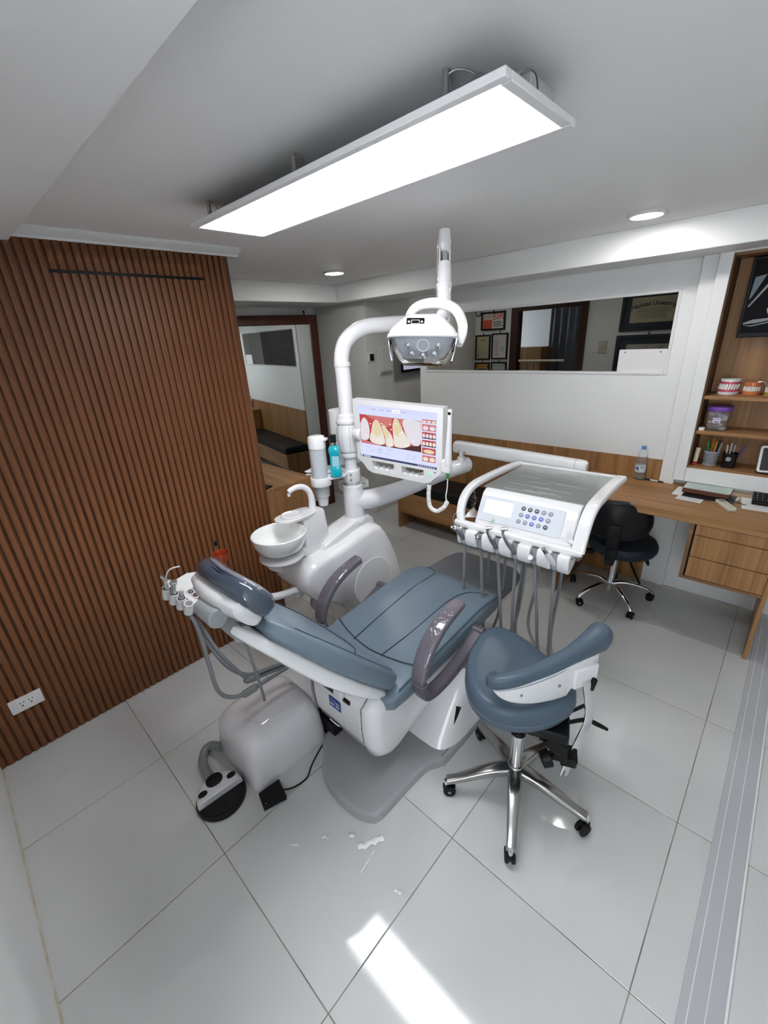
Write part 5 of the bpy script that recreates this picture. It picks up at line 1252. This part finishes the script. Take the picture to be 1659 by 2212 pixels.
def bk_(name, hw, hh, th, m, off, bulge):
    rings = []
    for fr, o_ in ((1.0, -th/2), (1.04, 0), (1.0, th/2), (.85, th/2+.004), (.02, th/2+.006)):
        rg = []
        for j in range(40):
            a = 2*math.pi*j/40; ca, sa = math.cos(a), math.sin(a)
            x = hw*fr*math.copysign(abs(ca)**.8, ca); y = hh*fr*math.copysign(abs(sa)**.85, sa)
            rg.append(bc+brt*x+bup*y+bo*(off+o_-bulge*(x/hw)**2))
        rings.append(rg)
    return obj(name, MB().loft(rings), m, t, ang=50)
bk_('back_cushion', .190, .118, .035, 'navy', -.012, .05)
bk_('back_shell', .178, .108, .016, 'black', .012, .05)
ribs = obj('back_bracket', MB().sections([(bc+bo*.035-bup*.02, brt, bo, .042, .010, 4), (bc+bo*.040-bup*.12, brt, bo, .038, .013, 4), (bc+bo*.012-bup*.24, brt, bo, .030, .016, 4), (bc-bo*.06-bup*.30, brt, bo, .026, .014, 4)], 20), 'black', t)
for k in range(12):
    obj('bracket_rib', MB().obox(bc+bo*(.047+.004*math.sin(k*.25))-bup*(.02+.0135*k), (.078-.0012*k, .004, .010), basis(brt, bup, bo)), 'rubber', ribs, .0015)
obj('side_knob', MB().cyl((dx_-.10, dy_-.13, .375), (dx_-.15, dy_-.16, .375), .020, n=10).cyl((dx_-.02, dy_-.1, .378), (dx_-.10, dy_-.13, .375), .007, n=8), 'black', t, .003)
obj('lever', MB().tube([(dx_+.06, dy_+.02, .38), (dx_+.15, dy_-.01, .375), (dx_+.19, dy_-.03, .35), (dx_+.20, dy_-.03, .325)], [.006, .007, .012, .006], 10), 'black', t)
obj('foot_lever', MB().tube([(dx_+.04, dy_+.0, .39), (dx_+.10, dy_+.03, .26), (dx_+.16, dy_+.06, .13)], .008, 8), 'black', t)

# ------------------------------------------------------------------ wall outlet on the slats
t = thing('wall_outlet', 'white double wall outlet on the slatted wood wall near the floor', 'outlet', (-.5, .25, .24))
pl_ = obj('plate', MB().box(-.504, -.496, .190, .311, .243, .315), 'white_pl', t, .002)
obj('insert', MB().box(-.497, -.4945, .216, .285, .262, .297), 'white_gloss', t, .001)
for y in (.234, .267):
    for dy2, dz2, w_, h_ in ((-.006, .008, .004, .006), (.008, .008, .007, .003), (.0, -.008, .006, .006)):
        obj('socket_hole', MB().box(-.4948, -.4938, y+dy2-w_/2, y+dy2+w_/2, .280+dz2-h_/2, .280+dz2+h_/2), 'black', pl_)

# ------------------------------------------------------------------ bits of clear wrapping left on the floor
random.seed(21)
scraps = [((.985, .985), .10, .020, 62, 'crumpled strip of clear wrapping film on the tiles in front of the chair base'), ((1.02, .935), .085, .006, 100, 'thin twisted thread of clear film below the crumpled strip'),
          ((.845, .885), .03, .004, 40, 'tiny straight sliver of clear film left of the crumpled strip'), ((.915, .955), .022, .010, 30, 'tiny clear film flake in front of the chair base'),
          ((1.16, .94), .025, .008, 20, 'small clear film flake near the ceiling lamp reflection'), ((.775, .79), .03, .006, 50, 'small clear film scrap by the tile joint near the pedals')]
for (x, y), L_, w_, ang_, lab in scraps:
    mb = MB(); n_ = 9; ra_ = math.radians(ang_); d = V((math.cos(ra_), math.sin(ra_), 0)); s_ = V((-d.y, d.x, 0)); top = []; bot = []
    for i in range(n_):
        u = i/(n_-1)-.5; ww = w_*(.5+random.uniform(-.15, .15)); z_ = .002+abs(random.uniform(0, .006))
        c_ = V((x, y, 0))+d*(u*L_)+s_*random.uniform(-.003, .003)
        top.append((c_+s_*ww+V((0, 0, z_)), c_-s_*ww+V((0, 0, .001+random.uniform(0, .004)))))
    rings = [[a, (a+b)/2+V((0, 0, .003)), b, b-V((0, 0, .0008)), (a+b)/2+V((0, 0, .0018)), a-V((0, 0, .0008))] for a, b in top]
    o = obj('film_scrap', mb.loft(rings), mat('scrap_film', (.80, .81, .82), .15, coat=.8) if lab.startswith('crumpled') else bpy.data.materials['scrap_film'], None, ang=15, loc=(x, y, 0))
    tag(o, lab, 'plastic scrap', 'scraps of wrapping film on the floor')

# ================================================================== DESK AND SHELF ITEMS
DZ = DT
# water bottle
x, y = 1.118, 3.485
t = thing('water_bottle', 'clear plastic water bottle with a blue cap at the back of the desk', 'bottle', (x, y, DZ))
pet = mat('pet_plastic', (.92, .95, .96), .05, trans=.9, ior=1.15)
obj('body', MB().lathe([(.024, 0), (.030, .004), (.031, .03), (.029, .045), (.031, .055), (.031, .10), (.029, .105), (.031, .115), (.031, .135), (.026, .165), (.016, .19), (.012, .198), (.012, .205)], (x, y, DZ), 30), pet, t)
obj('label', MB().lathe([(.0316, .052), (.0318, .053), (.0318, .098), (.0316, .099)], (x, y, DZ), 30), mat('water_label', (.62, .68, .74), .4), t)
obj('label_logo', MB().obox((x-.012, y-.0305, DZ+.080), (.016, .002, .020), rotz(-20)), mat('label_navy', (.06, .10, .42), .4), t)
obj('label_dot', MB().obox((x-.004, y-.032, DZ+.064), (.006, .002, .006)), mat('label_scarlet', (.5, .05, .05), .4), t)
obj('label_leaf', MB().obox((x+.012, y-.030, DZ+.088), (.012, .002, .012), rotz(20)), mat('label_green', (.12, .4, .12), .4), t)
obj('cap', MB().cyl((x, y, DZ+.203), (x, y, DZ+.224), .0145, n=22), mat('cap_blue', (.10, .26, .60), .35), t, .002)
# marker pen
t = thing('marker_pen', 'black and white pen lying on the desk beside the water bottle', 'pen', (1.20, 3.495, DZ))
a, b = V((1.152, 3.487, DZ+.005)), V((1.262, 3.478, DZ+.005))
obj('barrel', MB().cyl(a+(b-a)*.30, a+(b-a)*.72, .0048, n=12), 'white_pl', t)
obj('cap', MB().cyl(a, a+(b-a)*.31, .0052, n=12), 'black', t)
obj('grip', MB().cyl(a+(b-a)*.72, b, .005, .004, n=12), 'black', t)
# papers, notebook, book
def sheet(cx, cy, w_, h_, ang_, z, lab, m='paper', th=.0012, lines_=0, name='paper_sheet'):
    R = rotz(ang_); o = obj(name, MB().obox((cx, cy, z+th/2), (w_, h_, th), R), m, None, loc=(cx, cy, z))
    tag(o, lab, 'paper', 'papers on the desk')
    for k in range(lines_):
        obj('printed_line', MB().obox(V((cx, cy, z+th+.0002))+R@V((0, h_*.38-h_*.76*k/max(1, lines_-1), 0)), (w_*.82, .0012, .0003), R), 'mgrey', o)
    return o
sheet(1.470, 3.365, .24, .17, -2, DZ, 'wide white paper under the brown book on the desk')
sheet(1.60, 3.340, .10, .16, -8, DZ, 'white paper corner sticking out right of the brown book', th=.0010)
sheet(1.445, 3.245, .125, .075, -6, DZ, 'small lined note slip in front of the brown book', lines_=6)
tag(obj('folder', MB().obox((1.525, 3.345, DZ+.006), (.24, .15, .006), rotz(-4)), 'black', None, .001, loc=(1.525, 3.345, DZ+.003)), 'thin black folder under the brown book on the desk', 'folder')
t = thing('brown_book', 'thick brown notebook topped with a pale green sheet on the desk', 'book', (1.505, 3.39, DZ+.009))
Rk = rotz(-2)
obj('cover', MB().obox((1.505, 3.395, DZ+.024), (.225, .145, .026), Rk), mat('brown_leather', (.115, .035, .016), .5), t, .002)
obj('page_block', MB().obox((1.505, 3.398, DZ+.0375), (.220, .140, .003), Rk), 'paper', t)
obj('ribbon', MB().tube([(1.615, 3.35, DZ+.018), (1.66, 3.30, DZ+.008), (1.70, 3.295, DZ+.004)], .0018, 5), 'black', t)
gs = sheet(1.507, 3.400, .225, .148, -1, DZ+.040, 'pale green printed sheet lying on the brown book', mat('mint_paper', (.60, .72, .66), .6), lines_=7)
# remote
t = thing('remote_control', 'cream air-conditioner remote control lying near the front of the desk', 'remote control', (1.615, 3.215, DZ))
rdv = V((.50, -.86, 0)).normalized(); rsv = V((.86, .50, 0)).normalized()
rc = V((1.617, 3.222, DZ)); cream = mat('cream_plastic', (.66, .63, .52), .4)
obj('body', MB().oprism(rrect(.045, .150, .010), rc, rsv, rdv, V((0, 0, 1)), 0, .018), cream, t, .004, 3)
obj('lcd', MB().oprism(rrect(.030, .030, .002), rc-rdv*.045, rsv, rdv, V((0, 0, 1)), .018, .0186), mat('remote_lcd', (.16, .18, .16), .3), t)
for k in range(6):
    obj('button', MB().oprism(rrect(.010, .007, .003), rc+rdv*(-.012+.018*(k//2))+rsv*(-.008+.016*(k % 2)), rsv, rdv, V((0, 0, 1)), .018, .0195), mat('remote_button', (.50, .49, .44), .5) if k == 0 else bpy.data.materials['remote_button'], t)
obj('printed_line', MB().oprism(rrect(.022, .003, .001), rc+rdv*.056, rsv, rdv, V((0, 0, 1)), .018, .0184), 'ink', t)
# calculator on papers
sheet(1.775, 3.345, .20, .20, 6, DZ, 'white paper under the black calculator at the desk end')
t = thing('calculator', 'black desk calculator at the right end of the desk', 'calculator', (1.79, 3.41, DZ+.0012))
ck = V((1.79, 3.405, DZ+.004)); cR = rotz(4)@Matrix.Rotation(math.radians(11), 3, 'X')
obj('body', MB().obox(ck+V((0, 0, .022)), (.155, .150, .020), cR), 'black', t, .006, 3)
obj('display', MB().obox(ck+V((0, 0, .022))+cR@V((0, .050, .0105)), (.12, .030, .002), cR), 'ink', t)
for r_ in range(4):
    for c2 in range(6):
        kq = obj('key', MB().obox(ck+V((0, 0, .022))+cR@V((-.058+.0232*c2, .018-.024*r_, .0115)), (.017, .014, .005), cR), 'rubber', t, .002)
        obj('key_mark', MB().obox(ck+V((0, 0, .022))+cR@V((-.058+.0232*c2, .018-.024*r_, .0143)), (.005, .005, .0004), cR), 'paper', kq)
obj('stand_foot', MB().obox(ck+V((0, .05, .012)), (.12, .03, .018), cR), 'black', t)

# ------------------------------------------------------------------ tooth models on the top shelf
def jaw(t, cx, cy, z, w_, h_, base_m, gum_m, tooth_m, upper, nteeth=10, trim_=True):
    """half-arch of gum with teeth; upper jaw teeth point down"""
    s = -1 if upper else 1; d = w_*.9
    def arch(k, sc): a = math.pi*(k); return V((cx-w_/2*sc*math.cos(a), cy+d*.45-d*.75*sc*math.sin(a), 0))
    n = 20
    outer = [arch(i/n, 1.0) for i in range(n+1)]
    base = [(p.x, p.y) for p in outer]
    if base_m: obj('jaw_base', MB().prism([(cx+(px-cx)*1.04, cy+(py-cy)*1.04) for px, py in base], 2, z-(h_*.42 if not upper else 0) if not upper else z+h_*.20, z-h_*.20 if not upper else z+h_*.42), base_m, t)
    obj('gum', MB().loft([[V((cx+(p.x-cx)*f, cy+(p.y-cy)*f, z+s*zz)) for p in outer] for f, zz in ((1.02, -h_*.20), (1.05, -h_*.10), (1.0, -.0), (.93, h_*.06))]), gum_m, t)
    for i in range(nteeth):
        u = .06+.88*(i+.5)/nteeth; p = arch(u, .955); q = arch(u+.02, .955); tn = (q-p).normalized(); nn = V((tn.y, -tn.x, 0))
        wq = w_*.055*(1.15 if 2 < i < nteeth-3 else .95)
        obj('tooth', MB().sections([(p+V((0, 0, z+s*(-.002))), tn, nn, wq*.8, wq*.75, 3), (p+V((0, 0, z+s*h_*.10)), tn, nn, wq, wq*.8, 3), (p+V((0, 0, z+s*h_*.21)), tn, nn, wq*.95, wq*.55, 3)], 10), tooth_m, t)
tw_ = mat('model_tooth', (.84, .84, .80), .2, coat=.5); pk = mat('model_gum_pink', (.62, .09, .15), .25, coat=.4); og = mat('model_gum_orange', (.62, .19, .06), .3, coat=.3)
t = thing('teeth_model', 'large pink and white dental teeth model on the top shelf', 'dental model', (1.468, 3.545, SH1))
jaw(t, 1.468, 3.545, SH1+.030, .100, .070, 'white_pl', pk, tw_, False); jaw(t, 1.472, 3.545, SH1+.058, .098, .070, 'white_pl', pk, tw_, True)
t = thing('teeth_model', 'smaller orange dental teeth model beside the pink one on the top shelf', 'dental model', (1.575, 3.545, SH1))
jaw(t, 1.575, 3.545, SH1+.024, .078, .056, og, og, tw_, False); jaw(t, 1.575, 3.545, SH1+.046, .076, .056, og, og, tw_, True)
obj('hinge_wire', MB().tube([(1.575, 3.585, SH1+.062), (1.60, 3.58, SH1+.070), (1.625, 3.575, SH1+.064), (1.63, 3.575, SH1+.03)], .0025, 8), 'steel', t)
ye = mat('model_clear_yellow', (.62, .50, .10), .12, trans=.4)
t = thing('teeth_model', 'transparent yellow dental model at the right end of the top shelf', 'dental model', (1.672, 3.53, SH1))
jaw(t, 1.672, 3.53, SH1+.022, .080, .056, ye, ye, tw_, False); jaw(t, 1.672, 3.53, SH1+.045, .078, .056, ye, ye, tw_, True)
# jar with purple lid
x, y = 1.462, 3.53
t = thing('plaster_jar', 'clear plastic jar with a purple lid full of dental casts on the middle shelf', 'jar', (x, y, SH2))
obj('jar_wall', MB().sections([((x, y, SH2+z), (1, 0, 0), (0, 1, 0), w_, w_*.95, 3) for z, w_ in ((0, .046), (.006, .050), (.06, .053), (.115, .056))], 32), mat('jar_plastic', (.90, .90, .92), .08, trans=.85, ior=1.15), t)
obj('lid', MB().lathe([(.060, .112), (.062, .116), (.062, .134), (.058, .138), (.001, .139)], (x, y, SH2), 36), mat('purple_plastic', (.20, .08, .42), .35), t)
lb2 = obj('sticker', MB().obox((x-.002, y-.0525, SH2+.062), (.036, .001, .030)), mat('lilac_sticker', (.66, .62, .74), .5), t)
for k in range(5): obj('sticker_spot', MB().obox((x-.014+.006*k, y-.0532, SH2+.067+.004*(k % 2)), (.005, .0006, .005), rotz(0)), mat('sticker_violet', (.35, .18, .5), .5) if k == 0 else bpy.data.materials['sticker_violet'], lb2)
obj('sticker_text', MB().obox((x-.002, y-.0532, SH2+.054), (.020, .0006, .005)), 'ink', lb2)
random.seed(2)
cast_cols = [(.62, .56, .42), (.40, .44, .55), (.55, .30, .24), (.60, .58, .50), (.30, .33, .45)]
cm_ = [mat('cast_%d' % k, c_, .6) for k, c_ in enumerate(cast_cols)]
for k in range(14):
    a = random.uniform(0, 6.28); r_ = random.uniform(.008, .030); zz = .012+.0068*k
    o = crumple('dental_cast', (x+r_*math.cos(a), y+r_*math.sin(a), SH2+zz), (.016, .012, .010), cm_[k % 5], None, 100+k, amp=.2)
    tag(o, 'small plaster dental cast inside the purple lidded jar', 'dental cast', 'casts in the jar')
# oximeter, glue stick, pen cups
t = thing('oximeter', 'small white finger oximeter at the left end of the middle shelf', 'oximeter', (1.398, 3.485, SH2))
obj('body', MB().sections([((1.398, 3.485, SH2), (1, 0, 0), (0, 1, 0), .015, .020, 4), ((1.398, 3.485, SH2+.012), (1, 0, 0), (0, 1, 0), .016, .021, 4), ((1.398, 3.485, SH2+.018), (1, 0, 0), (0, 1, 0), .013, .017, 4)], 24), 'white_gloss', t)
obj('display', MB().obox((1.398, 3.485, SH2+.0185), (.016, .012, .001)), 'black', t)
t = thing('glue_stick', 'cream glue stick with a red base at the left end of the bottom shelf', 'glue stick', (1.400, 3.50, nz0))
obj('tube', MB().cyl((1.400, 3.50, nz0+.020), (1.404, 3.50, nz0+.105), .0125, n=18), mat('cream_tube', (.62, .58, .42), .4), t, .002)
obj('base', MB().cyl((1.400, 3.50, nz0), (1.400, 3.50, nz0+.022), .0135, n=18), mat('red_plastic', (.40, .03, .03), .4), t, .001)
def pen(cx, cy, z0, dx, dy, L_, colr, lab, capc=None, group='pens in the cups'):
    t = thing('pen', lab, 'pen', (cx, cy, z0), group)
    a = V((cx, cy, z0)); b = a+V((dx, dy, 1)).normalized()*L_
    obj('barrel', MB().cyl(a, a+(b-a)*.70, .0045, n=10), mat('pen_%d' % len(bpy.data.materials), colr, .35), t)
    obj('cap', MB().cyl(a+(b-a)*.68, b, .0052, .0042, n=10), mat('pencap_%d' % len(bpy.data.materials), capc or colr, .35), t)
x, y = 1.470, 3.535
t = thing('pen_cup', 'grey perforated mesh pen cup on the bottom shelf', 'pen cup', (x, y, nz0))
gm = mat('grey_mesh', (.30, .31, .34), .45)
obj('cup_wall', MB().lathe([(.001, 0), (.034, 0), (.040, .088), (.0415, .088), (.0405, .090), (.0385, .088), (.0325, .003), (.001, .003)], (x, y, nz0), 32), gm, t)
for r_ in range(6):
    for c2 in range(13):
        a = math.radians(200+c2*11.7+(5.8 if r_ % 2 else 0)); rr_ = .0345+.006*(.016+.011*r_)/.088+.0006
        rr_ = .034+(.006)*((.018+.011*r_)/.088)
        p = V((x+rr_*math.cos(a), y+rr_*math.sin(a), nz0+.018+.011*r_)); d = V((math.cos(a), math.sin(a), 0))
        obj('perforation', MB().cyl(p, p+d*.0012, .0024, n=6), 'ink', t)
for args in ((1.455, 3.53, nz0+.006, -.10, 0, .135, (.03, .30, .06), 'green pen in the grey mesh cup'), (1.463, 3.54, nz0+.006, .02, 0, .155, (.50, .20, .01), 'orange pen in the grey mesh cup'),
             (1.474, 3.53, nz0+.006, .06, 0, .140, (.60, .30, .02), 'yellow pen in the grey mesh cup'), (1.482, 3.54, nz0+.006, .10, .02, .150, (.02, .02, .02), 'black pen in the grey mesh cup'),
             (1.487, 3.53, nz0+.006, .16, 0, .135, (.30, .32, .34), 'silver pen in the grey mesh cup')):
    pen(*args)
x2 = 1.560
t = thing('pen_cup', 'black mesh pen cup with a round ornament on the bottom shelf', 'pen cup', (x2, y, nz0))
obj('cup_wall', MB().sections([((x2, y, nz0+z), (1, 0, 0), (0, 1, 0), w_, w_, 5) for z, w_ in ((0, .032), (.085, .036), (.086, .033), (.006, .029))], 28), 'black', t)
obj('ornament', MB().lathe([(.006, 0), (.013, 0), (.013, .0016), (.006, .0016)], (x2-.003, y-.0355, nz0+.055), 20, basis((1, 0, 0), (0, 0, 1), (0, -1, 0))), 'lgrey', t)
for args in ((x2-.016, 3.53, nz0+.008, -.06, 0, .125, (.45, .46, .48), 'grey pen on the left in the black mesh cup', (.60, .61, .62)), (x2-.006, 3.54, nz0+.008, .0, 0, .135, (.55, .56, .58), 'white pen in the middle of the black mesh cup', (.5, .5, .52)),
             (x2+.006, 3.53, nz0+.008, .05, 0, .128, (.06, .06, .07), 'dark pen in the black mesh cup', (.35, .36, .38)), (x2+.014, 3.54, nz0+.008, .36, 0, .135, (.10, .07, .35), 'violet pen leaning right in the black mesh cup')):
    pen(*args)
# photo frame
t = thing('tablet_frame', 'white rimmed digital photo frame on the bottom shelf at the picture edge', 'photo frame', (1.755, 3.52, nz0))
fR = rotz(14)@Matrix.Rotation(math.radians(-14), 3, 'X'); fcn = V((1.765, 3.515, nz0+.078))
obj('rim', MB().oprism(rrect(.155, .150, .014), fcn, fR@V((1, 0, 0)), fR@V((0, 0, 1)), fR@V((0, -1, 0)), -.006, .008), 'white_gloss', t, .002)
obj('bezel', MB().oprism(rrect(.132, .126, .006), fcn, fR@V((1, 0, 0)), fR@V((0, 0, 1)), fR@V((0, -1, 0)), .008, .009), 'ink', t)
obj('picture', MB().oprism(rrect(.085, .085, .002), fcn+fR@V((.012, 0, .006)), fR@V((1, 0, 0)), fR@V((0, 0, 1)), fR@V((0, -1, 0)), .009, .0095), mat('frame_note', (.55, .54, .30), .5), t)
obj('picture_text', MB().oprism(rrect(.012, .05, .003), fcn+fR@V((-.005, 0, .006)), fR@V((1, 0, 0)), fR@V((0, 0, 1)), fR@V((0, -1, 0)), .0095, .0098), 'ink', t)
obj('stand', MB().box(1.73, 1.80, 3.52, 3.56, nz0, nz0+.012), 'white_pl', t)
obj('cable', MB().tube([(1.69, 3.50, nz0+.004), (1.70, 3.475, nz0+.004), (1.74, 3.462, nz0+.004), (1.80, 3.47, nz0+.004)], .0025, 6), 'black', t)

# wall television inside the niche
t = thing('television', 'black flat television mounted in the oak niche, cut off by the picture edge', 'television', (1.66, 3.6, 1.63))
obj('tv_body', MB().box(1.445, 1.90, 3.580, 3.615, 1.632, 2.025), 'black', t, .003)
ts = obj('tv_screen', MB().box(1.456, 1.889, 3.5785, 3.580, 1.655, 2.014), mat('tv_dark', (.003, .003, .004), .35, spec=.08), t)
def tvp(poly, m, k): return obj('screen_graphic', MB().loft([[V((x_, yy_, z_)) for x_, z_ in poly] for yy_ in (3.5785-.0002*k-.0002, 3.5785-.0002*k)]), m, ts)
gr = E_('tv_grey', (.16, .17, .18), .6); bl = E_('tv_blue', (.06, .085, .11), .7); sk = E_('tv_skin', (.34, .24, .24), .7); rdm = E_('tv_red', (.8, .08, .12), 1.2)
tvp([(1.468, 1.93), (1.515, 1.94), (1.475, 1.84), (1.462, 1.82)], bl, 1)
tvp([(1.464, 1.790), (1.530, 1.90), (1.560, 1.955), (1.566, 1.95), (1.535, 1.885), (1.470, 1.785)], gr, 2)
tvp([(1.462, 1.708), (1.50, 1.722), (1.60, 1.730), (1.60, 1.722), (1.52, 1.705), (1.463, 1.700)], gr, 3)
tvp([(1.462, 1.694), (1.50, 1.694), (1.62, 1.720), (1.62, 1.714), (1.50, 1.688)], gr, 4)
tvp([(1.548, 1.770), (1.558, 1.790), (1.59, 1.80), (1.60, 1.74), (1.575, 1.735), (1.555, 1.750)], sk, 5)
tvp([(1.562, 1.825), (1.59, 1.84), (1.60, 1.825), (1.57, 1.815)], gr, 6)
tvp([(1.542, 1.972), (1.556, 1.982), (1.575, 1.982), (1.575, 1.970), (1.550, 1.966)], rdm, 7)
